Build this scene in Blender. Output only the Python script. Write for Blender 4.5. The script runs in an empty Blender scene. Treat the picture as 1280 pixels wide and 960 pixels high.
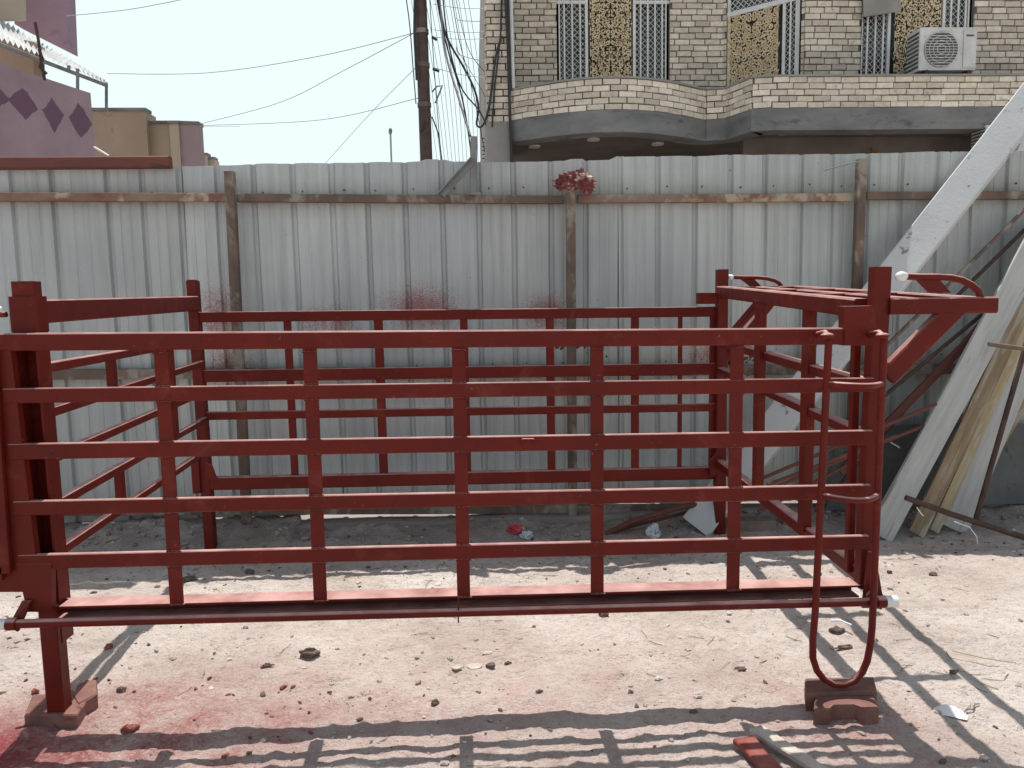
import bpy, math, random
from mathutils import Vector, Matrix, noise
random.seed(7)
rnd = random.random
def U(a, b): return a + (b - a) * rnd()
S = bpy.context.scene
COL = bpy.data.collections.new("yard"); S.collection.children.link(COL)

# ------------------------------------------------------------------ camera
F = 950.0; CZ = 1.5
p_, y_, r_ = (math.radians(a) for a in (6.2, 2.8, 1.05))
FW = Vector((math.sin(y_) * math.cos(p_), math.cos(y_) * math.cos(p_), -math.sin(p_)))
R0 = Vector((math.cos(y_), -math.sin(y_), 0)); U0 = R0.cross(FW)
RT = math.cos(r_) * R0 - math.sin(r_) * U0
UP = math.cos(r_) * U0 + math.sin(r_) * R0
def ray(x, y): return FW + RT * ((x - 640) / F) - UP * ((y - 480) / F)
def Y(x, y, d):                       # where the sight line through a photo point meets the vertical plane Y = d
    v = ray(x, y); return Vector((0, 0, CZ)) + v * (d / v.y)
def G(x, y, z=0.0):                   # the same on the level z
    v = ray(x, y); return Vector((0, 0, CZ)) + v * ((z - CZ) / v.z)
cd = bpy.data.cameras.new("camera"); cam = bpy.data.objects.new("camera", cd); COL.objects.link(cam)
cam.matrix_world = Matrix(((RT.x, UP.x, -FW.x, 0), (RT.y, UP.y, -FW.y, 0), (RT.z, UP.z, -FW.z, CZ), (0, 0, 0, 1)))
cd.sensor_width = 36; cd.lens = 36 * F / 1280; cd.clip_end = 3000; cd.clip_start = 0.05
S.camera = cam
S.view_settings.view_transform = 'Standard'; S.view_settings.look = 'None'; S.view_settings.exposure = 0

# ------------------------------------------------------------------ light
EL = math.radians(69.5)
sd = bpy.data.lights.new("sun", 'SUN'); sun = bpy.data.objects.new("sun", sd); COL.objects.link(sun)
sd.energy = 5.0; sd.angle = math.radians(0.5); sd.color = (1.0, 0.955, 0.89)
sun.rotation_euler = Vector((0.0, -math.cos(EL), -math.sin(EL))).to_track_quat('-Z', 'Y').to_euler()
W = bpy.data.worlds.new("World"); S.world = W; W.use_nodes = True
wn = W.node_tree.nodes; wl = W.node_tree.links
sky = wn.new('ShaderNodeTexSky'); sky.sky_type = 'NISHITA'; sky.sun_disc = False
sky.sun_elevation = EL; sky.sun_rotation = 0.0; sky.dust_density = 2.0; sky.air_density = 1.6; sky.ozone_density = 1.0
bg = wn['Background']; bg.inputs[1].default_value = 0.15
hs = wn.new('ShaderNodeHueSaturation'); hs.inputs['Saturation'].default_value = 0.5; hs.inputs['Value'].default_value = 0.7
tint = wn.new('ShaderNodeMix'); tint.data_type = 'RGBA'; tint.blend_type = 'MULTIPLY'; tint.inputs[0].default_value = 1
tint.inputs[7].default_value = (0.96, 1.02, 1.03, 1)
wl.new(sky.outputs[0], hs.inputs['Color']); wl.new(hs.outputs[0], tint.inputs[6]); 
tc = wn.new('ShaderNodeTexCoord'); sxyz = wn.new('ShaderNodeSeparateXYZ'); wl.new(tc.outputs['Generated'], sxyz.inputs[0])
hz = wn.new('ShaderNodeValToRGB'); hz.color_ramp.elements[0].position = .36; hz.color_ramp.elements[0].color = (1, 1, 1, 1)
hz.color_ramp.elements[1].position = .62; hz.color_ramp.elements[1].color = (0, 0, 0, 1); wl.new(sxyz.outputs[2], hz.inputs[0])
hm = wn.new('ShaderNodeMix'); hm.data_type = 'RGBA'; 
hy = wn.new('ShaderNodeMapRange'); hy.interpolation_type = 'SMOOTHSTEP'; wl.new(sxyz.outputs[1], hy.inputs[0]); hy.inputs[1].default_value = -.25; hy.inputs[2].default_value = .65; hy.inputs[3].default_value = .42
hmul = wn.new('ShaderNodeMath'); hmul.operation = 'MULTIPLY'; wl.new(hz.outputs[0], hmul.inputs[0]); wl.new(hy.outputs[0], hmul.inputs[1]); wl.new(hmul.outputs[0], hm.inputs[0]); wl.new(tint.outputs[2], hm.inputs[6])
hm.inputs[7].default_value = (5.9, 6.95, 7.15, 1)      # milky haze low in the sky
wl.new(hm.outputs[2], bg.inputs[0])

# ------------------------------------------------------------------ materials
def ramp(nt, src, stops):
    r = nt.nodes.new('ShaderNodeValToRGB'); e = r.color_ramp.elements
    while len(e) < len(stops): e.new(0.5)
    for k, (p, c) in enumerate(stops):
        e[k].position = p; e[k].color = (c[0], c[1], c[2], 1) if len(c) > 2 else (c[0],) * 3 + (1,)
    nt.links.new(src, r.inputs[0]); return r.outputs[0]
def mix(nt, fac, a, b, mode='MIX'):
    m = nt.nodes.new('ShaderNodeMix'); m.data_type = 'RGBA'; m.blend_type = mode
    for s, v in ((0, fac), (6, a), (7, b)):
        if hasattr(v, 'is_output') or isinstance(v, bpy.types.NodeSocket): nt.links.new(v, m.inputs[s])
        elif s == 0: m.inputs[0].default_value = v
        else: m.inputs[s].default_value = (*v, 1)
    return m.outputs[2]
def noi(nt, co, scale, detail=4, rough=.55, dist=0, stretch=None):
    if stretch:
        mp = nt.nodes.new('ShaderNodeMapping'); mp.inputs['Scale'].default_value = stretch
        nt.links.new(co, mp.inputs[0]); co = mp.outputs[0]
    n = nt.nodes.new('ShaderNodeTexNoise'); n.inputs['Scale'].default_value = scale
    n.inputs['Detail'].default_value = detail; n.inputs['Roughness'].default_value = rough; n.inputs['Distortion'].default_value = dist
    nt.links.new(co, n.inputs['Vector']); return n.outputs[0]
def mth(nt, op, a, b=0.0, c=None):
    m = nt.nodes.new('ShaderNodeMath'); m.operation = op
    for k, v in enumerate((a, b, c)):
        if v is None: continue
        if isinstance(v, bpy.types.NodeSocket): nt.links.new(v, m.inputs[k])
        else: m.inputs[k].default_value = v
    return m.outputs[0]
def newmat(name):
    m = bpy.data.materials.new(name); m.use_nodes = True; nt = m.node_tree
    return m, nt, nt.nodes['Principled BSDF']
def coord(nt, kind='Object'):
    t = nt.nodes.new('ShaderNodeTexCoord'); return t.outputs[kind]
def bump(nt, bs, h, dist, strength=1.0):
    b = nt.nodes.new('ShaderNodeBump'); b.inputs['Distance'].default_value = dist; b.inputs['Strength'].default_value = strength
    nt.links.new(h, b.inputs['Height']); nt.links.new(b.outputs[0], bs.inputs['Normal'])
def grunge(name, c1, c2, scale=4, rough=.7, metallic=0.0, c3=None, t3=(.58, .66), scale3=9, bdist=.002, bscale=60, stretch=None, spec=.5, attr=False, t1=(.35, .65)):
    m, nt, bs = newmat(name); co = coord(nt)
    col = ramp(nt, noi(nt, co, scale, 6, .6, stretch=stretch), [(t1[0], c1), (t1[1], c2)])
    if c3: col = mix(nt, ramp(nt, noi(nt, co, scale3, 6, .65, .4, stretch=stretch), [(t3[0], (0,)), (t3[1], (1,))]), col, c3)
    if attr:
        a = nt.nodes.new('ShaderNodeAttribute'); a.attribute_name = 'col'
        col = mix(nt, 1.0, col, a.outputs['Color'], 'MULTIPLY')
    nt.links.new(col, bs.inputs['Base Color'])
    bs.inputs['Roughness'].default_value = rough; bs.inputs['Metallic'].default_value = metallic
    bs.inputs['Specular IOR Level'].default_value = spec
    bump(nt, bs, noi(nt, co, bscale, 4, .6), bdist, .6)
    return m
M = {}
# red oxide primer, brushed on, a little rust and dusty specks, sunlit tops painted pale
m, nt, bs = newmat('red_primer'); co = coord(nt)
c = ramp(nt, noi(nt, co, 3.5, 6, .65), [(.3, (.10, .0105, .0075)), (.7, (.155, .0155, .0105))])
c = mix(nt, ramp(nt, noi(nt, co, 22, 5, .7), [(.54, (0,)), (.72, (.6,))]), c, (.075, .014, .011))
c = mix(nt, ramp(nt, noi(nt, co, 5, 6, .7, .6), [(.56, (0,)), (.70, (.55,))]), c, (.21, .045, .034))
c = mix(nt, ramp(nt, noi(nt, co, 55, 3, .6), [(.70, (0,)), (.76, (.8,))]), c, (.28, .12, .10))
geo = nt.nodes.new('ShaderNodeNewGeometry'); sx = nt.nodes.new('ShaderNodeSeparateXYZ'); nt.links.new(geo.outputs['Normal'], sx.inputs[0])
dust_highlight = mth(nt, 'MULTIPLY', ramp(nt, sx.outputs[2], [(.45, (0,)), (.8, (1,))]), ramp(nt, noi(nt, co, 9, 5), [(.25, (.25,)), (.7, (.75,))]))  # upward faces paled: dust plus sunlit brightness painted into the colour
c = mix(nt, dust_highlight, c, (.72, .46, .42))
nt.links.new(c, bs.inputs['Base Color'])
nt.links.new(ramp(nt, noi(nt, co, 14, 5), [(.3, (.36,)), (.7, (.55,))]), bs.inputs['Roughness'])
bs.inputs['Specular IOR Level'].default_value = .16
bump(nt, bs, mth(nt, 'ADD', noi(nt, co, 90, 4, .6), noi(nt, co, 12, 2, .5)), .0012, .7)
M['red'] = m
M['red_shade'] = grunge('red_primer_shaded', (.07, .012, .01), (.12, .02, .016), 6, .7)  # darker copy of the primer: shade painted inside the bottom channel
M['rust'] = grunge('rusty_steel', (.11, .085, .07), (.19, .13, .10), 7, .85, c3=(.30, .27, .23), t3=(.52, .62), scale3=5, bdist=.003, stretch=(1, 1, .6))
M['rustred'] = grunge('rust_and_red_paint', (.19, .07, .05), (.27, .22, .17), 3, .8, c3=(.40, .34, .25), t3=(.5, .58), scale3=4, bdist=.003)
M['rust_dark'] = grunge('dark_rusty_steel', (.045, .028, .022), (.10, .055, .04), 9, .8)
M['grey_steel'] = grunge('grey_steel', (.16, .17, .17), (.26, .27, .27), 6, .6, .2, c3=(.15, .10, .07), t3=(.6, .68))
M['white_plastic'] = grunge('white_plastic', (.70, .72, .72), (.80, .82, .82), 8, .45, bdist=.0005)
M['beam_rust'] = grunge('red_brown_beam', (.10, .030, .022), (.16, .05, .036), 2.5, .7, c3=(.08, .035, .03), stretch=(.4, 2, 2))
M['brick'] = grunge('cream_brick', (.80, .80, .80), (1, 1, 1), 14, .9, attr=True, c3=(.55, .52, .48), t3=(.6, .72), scale3=6, bdist=.012, bscale=45, spec=.2)
M['concrete'] = grunge('grey_concrete', (.16, .165, .165), (.26, .265, .26), 1.3, .9, c3=(.11, .11, .11), scale3=3, t3=(.55, .7), bdist=.01, bscale=20, stretch=(1, 1, 2.5), spec=.2)
M['stone'] = grunge('grey_stone_cladding', (.25, .235, .22), (.34, .32, .30), 2, .8)
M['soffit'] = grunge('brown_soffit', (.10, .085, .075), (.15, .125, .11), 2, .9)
M['shaded_wall'] = grunge('shaded_wall', (.05, .045, .042), (.085, .07, .065), 1, .9)  # dim interior under the balcony painted into the wall colour
M['white_paint'] = grunge('white_metal_paint', (.66, .67, .66), (.80, .80, .78), 6, .5, c3=(.36, .33, .29), t3=(.62, .75), bdist=.001)
M['cream_panel'] = grunge('cream_ornament', (.60, .46, .27), (.78, .62, .40), 8, .55)
M['glass'] = grunge('dark_glass', (.03, .035, .037), (.09, .10, .10), 1.2, .18, bdist=.0)
M['ac_white'] = grunge('ac_white', (.55, .55, .53), (.70, .70, .68), 5, .5, c3=(.40, .37, .33), t3=(.6, .8))
M['ac_dark'] = grunge('ac_grille_dark', (.06, .065, .07), (.11, .115, .12), 8, .7)
M['plank_white'] = grunge('whitewashed_wood', (.40, .41, .405), (.55, .545, .53), 3, .85, c3=(.27, .22, .165), t3=(.56, .68), scale3=4.0, bdist=.004, bscale=25, stretch=(6, 6, .6))
M['plank_grey'] = grunge('painted_box_beam', (.50, .52, .53), (.60, .61, .61), 1.6, .7, c3=(.26, .21, .18), t3=(.60, .66), scale3=9, bdist=.003)
M['plank_wood'] = grunge('old_wood', (.23, .16, .10), (.38, .30, .20), 3, .85, c3=(.44, .41, .37), t3=(.5, .62), scale3=3, stretch=(6, 6, .7), bdist=.003)
M['plank_yellow'] = grunge('yellow_wood', (.40, .30, .16), (.50, .42, .28), 3, .85, c3=(.45, .43, .39), t3=(.52, .6), stretch=(6, 6, .7))
M['paver'] = grunge('red_paver', (.17, .085, .07), (.27, .14, .12), 9, .95, c3=(.12, .05, .045), bdist=.006, bscale=50, spec=.2)
M['paver_dark'] = grunge('dusty_brick', (.18, .13, .11), (.27, .21, .18), 9, .95, bdist=.006, bscale=50, spec=.2)
M['dark_cavity'] = grunge('dark_cavity', (.095, .10, .10), (.15, .155, .15), 3, .8, c3=(.07, .065, .06))  # dark tone of the panel added for the cavity behind the boards
M['kerb'] = grunge('dusty_kerb', (.22, .19, .175), (.32, .28, .26), 3, .95, c3=(.15, .125, .115), bdist=.012, bscale=16, spec=.15)
M['stone_dark'] = grunge('dark_clod', (.10, .07, .06), (.19, .14, .12), 30, .95, bdist=.004, bscale=90, spec=.15)
M['stone_red'] = grunge('red_clod', (.24, .06, .05), (.30, .12, .10), 20, .95, bdist=.004, bscale=90, spec=.15)
M['stone_pale'] = grunge('pale_clod', (.42, .36, .31), (.58, .52, .46), 20, .95, bdist=.004, bscale=90, spec=.15)
M['clod_mix'] = grunge('clod_mix', (.8, .8, .8), (1, 1, 1), 30, .95, attr=True, bdist=.004, bscale=90, spec=.15)
M['pole'] = grunge('rusty_pole', (.055, .035, .033), (.11, .07, .06), 5, .7, c3=(.03, .022, .022), scale3=4)
M['cable'] = grunge('black_cable', (.025, .025, .027), (.04, .04, .042), 6, .6, bdist=0)
M['cable_thin'] = grunge('grey_cable', (.30, .34, .35), (.38, .42, .43), 6, .6, bdist=0)
M['purple_light'] = None
M['tan'] = grunge('tan_render', (.36, .28, .21), (.44, .34, .265), .9, .9, c3=(.24, .18, .14), scale3=2, bdist=.01, bscale=12, spec=.2)
M['cream_r'] = grunge('cream_render', (.44, .36, .28), (.50, .42, .33), 1, .9, spec=.2)
M['pinkish'] = grunge('pinkish_render', (.34, .26, .27), (.40, .31, .32), 1, .9, bdist=.01, spec=.2)
M['purple'] = grunge('purple_render', (.30, .21, .27), (.38, .27, .34), .8, .9, c3=(.27, .19, .25), scale3=2, bdist=.01, bscale=15, spec=.2)
M['tin'] = grunge('awning_tin', (.55, .56, .56), (.72, .73, .73), 2, .6, c3=(.36, .30, .26), t3=(.58, .7))
M['foil'] = grunge('foil_wrapper', (.55, .60, .64), (.75, .80, .84), 25, .35, c3=(.25, .33, .42), t3=(.5, .6), scale3=30)
M['foil_red'] = grunge('red_wrapper', (.45, .03, .06), (.62, .10, .12), 25, .35, c3=(.55, .55, .55), t3=(.6, .65), scale3=30)
M['cloth'] = grunge('red_white_cloth', (.14, .035, .03), (.27, .09, .08), 14, .8, c3=(.55, .46, .43), t3=(.54, .60), scale3=16)
M['paper'] = grunge('white_paper', (.72, .73, .75), (.85, .86, .87), 10, .7)
M['lamp_orange'] = grunge('rust_orange_lamp', (.30, .10, .03), (.42, .17, .05), 10, .5)
M['lamp_white'] = grunge('lamp_cover', (.55, .53, .48), (.65, .63, .58), 6, .4)
M['straw'] = grunge('dry_straw', (.40, .33, .22), (.52, .44, .31), 20, .9)

# purple wall with a painted row of darker lozenges (UV in metres)
m, nt, bs = newmat('purple_lozenge_render'); co = coord(nt, 'UV'); oc = coord(nt)
sp = nt.nodes.new('ShaderNodeSeparateXYZ'); nt.links.new(co, sp.inputs[0])
fu = mth(nt, 'ABSOLUTE', mth(nt, 'SUBTRACT', mth(nt, 'FRACT', mth(nt, 'DIVIDE', sp.outputs[0], .44)), .5))
fv = mth(nt, 'ABSOLUTE', mth(nt, 'DIVIDE', mth(nt, 'SUBTRACT', sp.outputs[1], -.42), .46))
wob = mth(nt, 'MULTIPLY', mth(nt, 'SUBTRACT', noi(nt, oc, 2.6, 5), .5), .6)
dd = mth(nt, 'ADD', mth(nt, 'ADD', fu, fv), wob)
lz = ramp(nt, dd, [(.46, (1,)), (.5, (0,))])
base = ramp(nt, noi(nt, oc, 1.1, 6, .6), [(.35, (.31, .225, .26)), (.65, (.40, .30, .335))])
c = mix(nt, mth(nt, 'MULTIPLY', lz, .9), base, (.15, .07, .125))
nt.links.new(c, bs.inputs['Base Color']); bs.inputs['Roughness'].default_value = .9
bump(nt, bs, noi(nt, oc, 14, 5), .01, .6); M['lozenge'] = m

# fence sheet: faded galvanised tin, streaked, with a mist of red overspray
m, nt, bs = newmat('galvanised_sheet'); co = coord(nt)
g = nt.nodes.new('ShaderNodeNewGeometry'); P = g.outputs['Position']
c = ramp(nt, noi(nt, P, 1.1, 5, .6), [(.35, (.43, .465, .48)), (.65, (.535, .56, .555))])
c = mix(nt, ramp(nt, noi(nt, P, 2.4, 6, .6, stretch=(9, 1, .35)), [(.42, (0,)), (.72, (.6,))]), c, (.31, .33, .345))
c = mix(nt, ramp(nt, noi(nt, P, 6, 5, .7, stretch=(5, 1, .25)), [(.60, (0,)), (.74, (.5,))]), c, (.40, .38, .29))
sp = nt.nodes.new('ShaderNodeSeparateXYZ'); nt.links.new(P, sp.inputs[0])
# grimy band under each rail and at the foot
def band(z0, w): return ramp(nt, mth(nt, 'ABSOLUTE', mth(nt, 'SUBTRACT', sp.outputs[2], z0)), [(0, (1,)), (w, (0,))])
for z0, w_, st in ((2.19, .14, .6), (1.04, .12, .5), (0.05, .30, .8)):
    f = mth(nt, 'MULTIPLY', mth(nt, 'MULTIPLY', band(z0, w_), st), ramp(nt, noi(nt, P, 5, 5), [(.3, (.3,)), (.65, (1,))]))
    c = mix(nt, f, c, (.24, .215, .16))
def spot(x, z, rx, rz):
    a = mth(nt, 'DIVIDE', mth(nt, 'SUBTRACT', sp.outputs[0], x), rx); b = mth(nt, 'DIVIDE', mth(nt, 'SUBTRACT', sp.outputs[2], z), rz)
    d = mth(nt, 'SQRT', mth(nt, 'ADD', mth(nt, 'MULTIPLY', a, a), mth(nt, 'MULTIPLY', b, b)))
    return ramp(nt, d, [(.15, (1,)), (1, (0,))])
tot = None
for (x, z, rx, rz) in ((-1.66, 1.45, .24, .35), (-.35, 1.46, .48, .26), (-.95, 1.38, .3, .2), (.5, 1.42, .35, .2), (-1.6, 1.1, .3, .25), (1.7, 1.1, .5, .2)):
    s_ = spot(x, z, rx, rz); tot = s_ if tot is None else mth(nt, 'MAXIMUM', tot, s_)
sn = noi(nt, P, 130, 3, .8); mist = mth(nt, 'MULTIPLY', ramp(nt, mth(nt, 'ADD', mth(nt, 'MULTIPLY', mth(nt, 'MULTIPLY', tot, .34), ramp(nt, noi(nt, P, 3.5, 4, .6, stretch=(1, 1, .6)), [(.3, (.35,)), (.6, (1,))])), sn), [(.66, (0,)), (.80, (1,))]), .8)
soft = mth(nt, 'MULTIPLY', mth(nt, 'MULTIPLY', tot, ramp(nt, noi(nt, P, 5, 4), [(.4, (0,)), (.75, (1,))])), .34)
c = mix(nt, soft, c, (.32, .13, .12)); c = mix(nt, mist, c, (.27, .07, .065))
# red daub and dark splashes in the middle
c = mix(nt, mth(nt, 'MULTIPLY', ramp(nt, mth(nt, 'ADD', spot(.55, 1.23, .5, .15), mth(nt, 'MULTIPLY', noi(nt, P, 26, 3), 1.5)), [(.0, (0,)), (1.0, (0,))]), 1), c, (.1, .02, .02))
spl = ramp(nt, mth(nt, 'ADD', mth(nt, 'MULTIPLY', spot(.75, 1.2, .55, .16), .25), noi(nt, P, 24, 3, .6)), [(.77, (0,)), (.80, (1,))])
c = mix(nt, spl, c, (.08, .02, .025))
spl2 = ramp(nt, mth(nt, 'ADD', mth(nt, 'MULTIPLY', spot(1.8, 1.08, .3, .3), .3), noi(nt, P, 40, 3, .6)), [(.76, (0,)), (.79, (1,))])
c = mix(nt, spl2, c, (.10, .02, .035))
nail = ramp(nt, noi(nt, P, 33, 2, .5), [(.775, (0,)), (.79, (.8,))]); c = mix(nt, nail, c, (.05, .03, .03))
a = nt.nodes.new('ShaderNodeAttribute'); a.attribute_name = 'col'; c = mix(nt, 1.0, c, a.outputs['Color'], 'MULTIPLY')
nt.links.new(c, bs.inputs['Base Color']); bs.inputs['Roughness'].default_value = .5; bs.inputs['Metallic'].default_value = .15
bs.inputs['Specular IOR Level'].default_value = .35
bump(nt, bs, mth(nt, 'ADD', mth(nt, 'MULTIPLY', noi(nt, P, 3.2, 3, stretch=(1, 1, .6)), 3), noi(nt, P, 70, 3)), .004, .5); M['sheet'] = m

# dusty ground with red overspray
m, nt, bs = newmat('dusty_ground'); g = nt.nodes.new('ShaderNodeNewGeometry'); P = g.outputs['Position']
sp = nt.nodes.new('ShaderNodeSeparateXYZ'); nt.links.new(P, sp.inputs[0])
c = ramp(nt, noi(nt, P, 1.7, 8, .62), [(.32, (.51, .42, .38)), (.5, (.66, .565, .51)), (.68, (.77, .695, .64))])
c = mix(nt, ramp(nt, noi(nt, P, 28, 6, .7), [(.50, (0,)), (.72, (.55,))]), c, (.34, .27, .235))
c = mix(nt, ramp(nt, noi(nt, P, 110, 3, .7), [(.58, (0,)), (.68, (.6,))]), c, (.20, .155, .135))
c = mix(nt, ramp(nt, noi(nt, P, 9, 5, .6, .5), [(.56, (0,)), (.72, (.5,))]), c, (.70, .64, .58))
def gspot(x, y, rx, ry, p0=.1):
    a = mth(nt, 'DIVIDE', mth(nt, 'SUBTRACT', sp.outputs[0], x), rx); b = mth(nt, 'DIVIDE', mth(nt, 'SUBTRACT', sp.outputs[1], y), ry)
    d = mth(nt, 'SQRT', mth(nt, 'ADD', mth(nt, 'MULTIPLY', a, a), mth(nt, 'MULTIPLY', b, b)))
    return ramp(nt, d, [(p0, (1,)), (1, (0,))])
nz = mth(nt, 'MULTIPLY', ramp(nt, noi(nt, P, 5, 7, .7), [(.34, (.15,)), (.62, (1,))]), ramp(nt, noi(nt, P, 60, 5, .75), [(.36, (.35,)), (.56, (1.0,))]))
f = mth(nt, 'MULTIPLY', gspot(-.1, 2.65, 2.3, .95), nz); c = mix(nt, mth(nt, 'MULTIPLY', f, .55), c, (.50, .27, .25))
f = mth(nt, 'MULTIPLY', gspot(-1.3, 2.6, 1.1, .65), nz); c = mix(nt, mth(nt, 'MULTIPLY', f, .95), c, (.36, .10, .09))
f = mth(nt, 'MULTIPLY', gspot(-1.72, 2.45, .45, .45), ramp(nt, noi(nt, P, 30, 5, .7), [(.3, (.5,)), (.5, (1,))])); c = mix(nt, f, c, (.28, .015, .03))
f = mth(nt, 'MULTIPLY', gspot(1.25, 2.45, .55, .5), nz); c = mix(nt, mth(nt, 'MULTIPLY', f, .6), c, (.40, .17, .15))
# soil colour darker towards the fence
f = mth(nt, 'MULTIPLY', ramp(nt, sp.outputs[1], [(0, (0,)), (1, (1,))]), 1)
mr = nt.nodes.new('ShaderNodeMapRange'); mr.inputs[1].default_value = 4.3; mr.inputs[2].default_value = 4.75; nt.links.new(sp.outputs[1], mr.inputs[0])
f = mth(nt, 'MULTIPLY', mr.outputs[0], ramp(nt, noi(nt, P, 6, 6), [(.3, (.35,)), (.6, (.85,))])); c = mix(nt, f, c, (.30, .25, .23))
nt.links.new(c, bs.inputs['Base Color']); bs.inputs['Roughness'].default_value = .97; bs.inputs['Specular IOR Level'].default_value = .12
h = mth(nt, 'ADD', mth(nt, 'MULTIPLY', noi(nt, P, 55, 6, .7), 1.0), mth(nt, 'MULTIPLY', noi(nt, P, 14, 5, .65), 1.6))
bump(nt, bs, h, .022, 1.0); M['ground'] = m

# ------------------------------------------------------------------ mesh helpers
class MB:
    def __init__(s): s.v = []; s.f = []; s.c = []; s.uv = None; s.sm = []
    def add(s, vs, fs, col=None, smooth=False):
        o = len(s.v); s.v += [Vector(p) for p in vs]
        for f in fs: s.f.append([i + o for i in f]); s.c.append(col); s.sm.append(smooth)
    def frame(s, a, b, up=(0, 0, 1)):
        a = Vector(a); b = Vector(b); d = (b - a).normalized(); u = Vector(up)
        if abs(d.dot(u)) > .98: u = Vector((0, 1, 0))
        x = d.cross(u).normalized(); return a, b, d, x, x.cross(d).normalized()
    def bar(s, a, b, w, h, up=(0, 0, 1), col=None, w2=None, h2=None, roll=0, ch=.12):
        # rectangular bar with softened long edges (w across, h along up)
        a, b, d, x, z = s.frame(a, b, up)
        if roll: q = Matrix.Rotation(roll, 3, d); x = q @ x; z = q @ z
        w2 = w if w2 is None else w2; h2 = h if h2 is None else h2
        vs = []
        for (p, ww, hh) in ((a, w, h), (b, w2, h2)):
            c_ = min(ww, hh) * ch
            for (i, j) in ((1, 0), (0, 1)):
                pass
            X = ww / 2; Z = hh / 2
            for (px, pz) in ((X - c_, Z), (X, Z - c_), (X, -Z + c_), (X - c_, -Z), (-X + c_, -Z), (-X, -Z + c_), (-X, Z - c_), (-X + c_, Z)):
                vs.append(p + x * px + z * pz)
        fs = [(k, (k + 1) % 8, 8 + (k + 1) % 8, 8 + k) for k in range(8)] + [tuple(range(7, -1, -1)), tuple(range(8, 16))]
        s.add(vs, fs, col); return s
    def box(s, x0, x1, y0, y1, z0, z1, col=None):
        vs = [(x, y, z) for z in (z0, z1) for y in (y0, y1) for x in (x0, x1)]
        s.add(vs, [(0, 2, 3, 1), (4, 5, 7, 6), (0, 1, 5, 4), (2, 6, 7, 3), (0, 4, 6, 2), (1, 3, 7, 5)], col); return s
    def prism(s, pts, n, t, col=None):        # flat polygon extruded by t along n
        n = Vector(n).normalized() * t; k = len(pts); pts = [Vector(p) for p in pts]
        s.add(pts + [p + n for p in pts], [tuple(range(k - 1, -1, -1)), tuple(range(k, 2 * k))] + [(i, (i + 1) % k, k + (i + 1) % k, k + i) for i in range(k)], col); return s
    def tube(s, pts, r, seg=10, col=None, r2=None, cap=True):
        pts = [Vector(p) for p in pts]; n = len(pts); vs = []; prev = None
        for i, p in enumerate(pts):
            d = (pts[min(i + 1, n - 1)] - pts[max(i - 1, 0)]).normalized()
            if prev is None:
                u = Vector((0, 0, 1)) if abs(d.z) < .9 else Vector((1, 0, 0)); x = d.cross(u).normalized()
            else: x = (prev - d * prev.dot(d)).normalized()
            prev = x; z = d.cross(x)
            rr = r if r2 is None else r + (r2 - r) * i / (n - 1)
            for k in range(seg):
                t = 2 * math.pi * k / seg; vs.append(p + (x * math.cos(t) + z * math.sin(t)) * rr)
        fs = [(i * seg + k, i * seg + (k + 1) % seg, (i + 1) * seg + (k + 1) % seg, (i + 1) * seg + k) for i in range(n - 1) for k in range(seg)]
        s.add(vs, fs, col, True)
        if cap: s.add(vs[:seg], [tuple(range(seg - 1, -1, -1))], col); s.add(vs[-seg:], [tuple(range(seg))], col)
        return s
    def blob(s, c, r, sq=(1, 1, 1), rough=.3, col=None, sub=1, rot=0):
        t = (1 + 5 ** .5) / 2
        V = [Vector(p).normalized() for p in ((-1, t, 0), (1, t, 0), (-1, -t, 0), (1, -t, 0), (0, -1, t), (0, 1, t), (0, -1, -t), (0, 1, -t), (t, 0, -1), (t, 0, 1), (-t, 0, -1), (-t, 0, 1))]
        Fc = [(0, 11, 5), (0, 5, 1), (0, 1, 7), (0, 7, 10), (0, 10, 11), (1, 5, 9), (5, 11, 4), (11, 10, 2), (10, 7, 6), (7, 1, 8), (3, 9, 4), (3, 4, 2), (3, 2, 6), (3, 6, 8), (3, 8, 9), (4, 9, 5), (2, 4, 11), (6, 2, 10), (8, 6, 7), (9, 8, 1)]
        for _ in range(sub):
            nf = []; cache = {}
            def mid(a, b):
                k = (min(a, b), max(a, b))
                if k not in cache: V.append(((V[a] + V[b]) / 2).normalized()); cache[k] = len(V) - 1
                return cache[k]
            for (a, b, d) in Fc:
                x, y, z = mid(a, b), mid(b, d), mid(d, a); nf += [(a, x, z), (b, y, x), (d, z, y), (x, y, z)]
            Fc = nf
        sd_ = Vector((U(0, 99), U(0, 99), U(0, 99))); q = Matrix.Rotation(rot or U(0, 6), 3, 'Z')
        vs = [Vector(c) + q @ Vector((p.x * sq[0], p.y * sq[1], p.z * sq[2])) * r * (1 + rough * noise.noise(p * 1.6 + sd_) * 2) for p in V]
        s.add(vs, Fc, col); return s
    def build(s, name, mat, parent=None, origin=None, bevel=0):
        me = bpy.data.meshes.new(name); off = Vector(parent['_o']) if parent is not None and '_o' in parent.keys() else Vector((0, 0, 0))
        o = bpy.data.objects.new(name, me); COL.objects.link(o)
        if parent is not None: o.parent = parent
        elif origin is not None: off = Vector(origin); o.location = off
        me.from_pydata([p - off for p in s.v], [], s.f); me.materials.append(mat)
        me.polygons.foreach_set('use_smooth', s.sm)
        if any(c is not None for c in s.c):
            a = me.color_attributes.new('col', 'FLOAT_COLOR', 'CORNER'); k = 0
            for pi, pl in enumerate(me.polygons):
                c_ = s.c[pi] or (1, 1, 1)
                for _ in pl.loop_indices: a.data[k].color = (*c_, 1); k += 1
        o['_o'] = tuple(off); me.update(); return o
def tag(o, label=None, cat=None, group=None, kind=None):
    if label: o['label'] = label
    if cat: o['category'] = cat
    if group: o['group'] = group
    if kind: o['kind'] = kind
    return o
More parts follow.
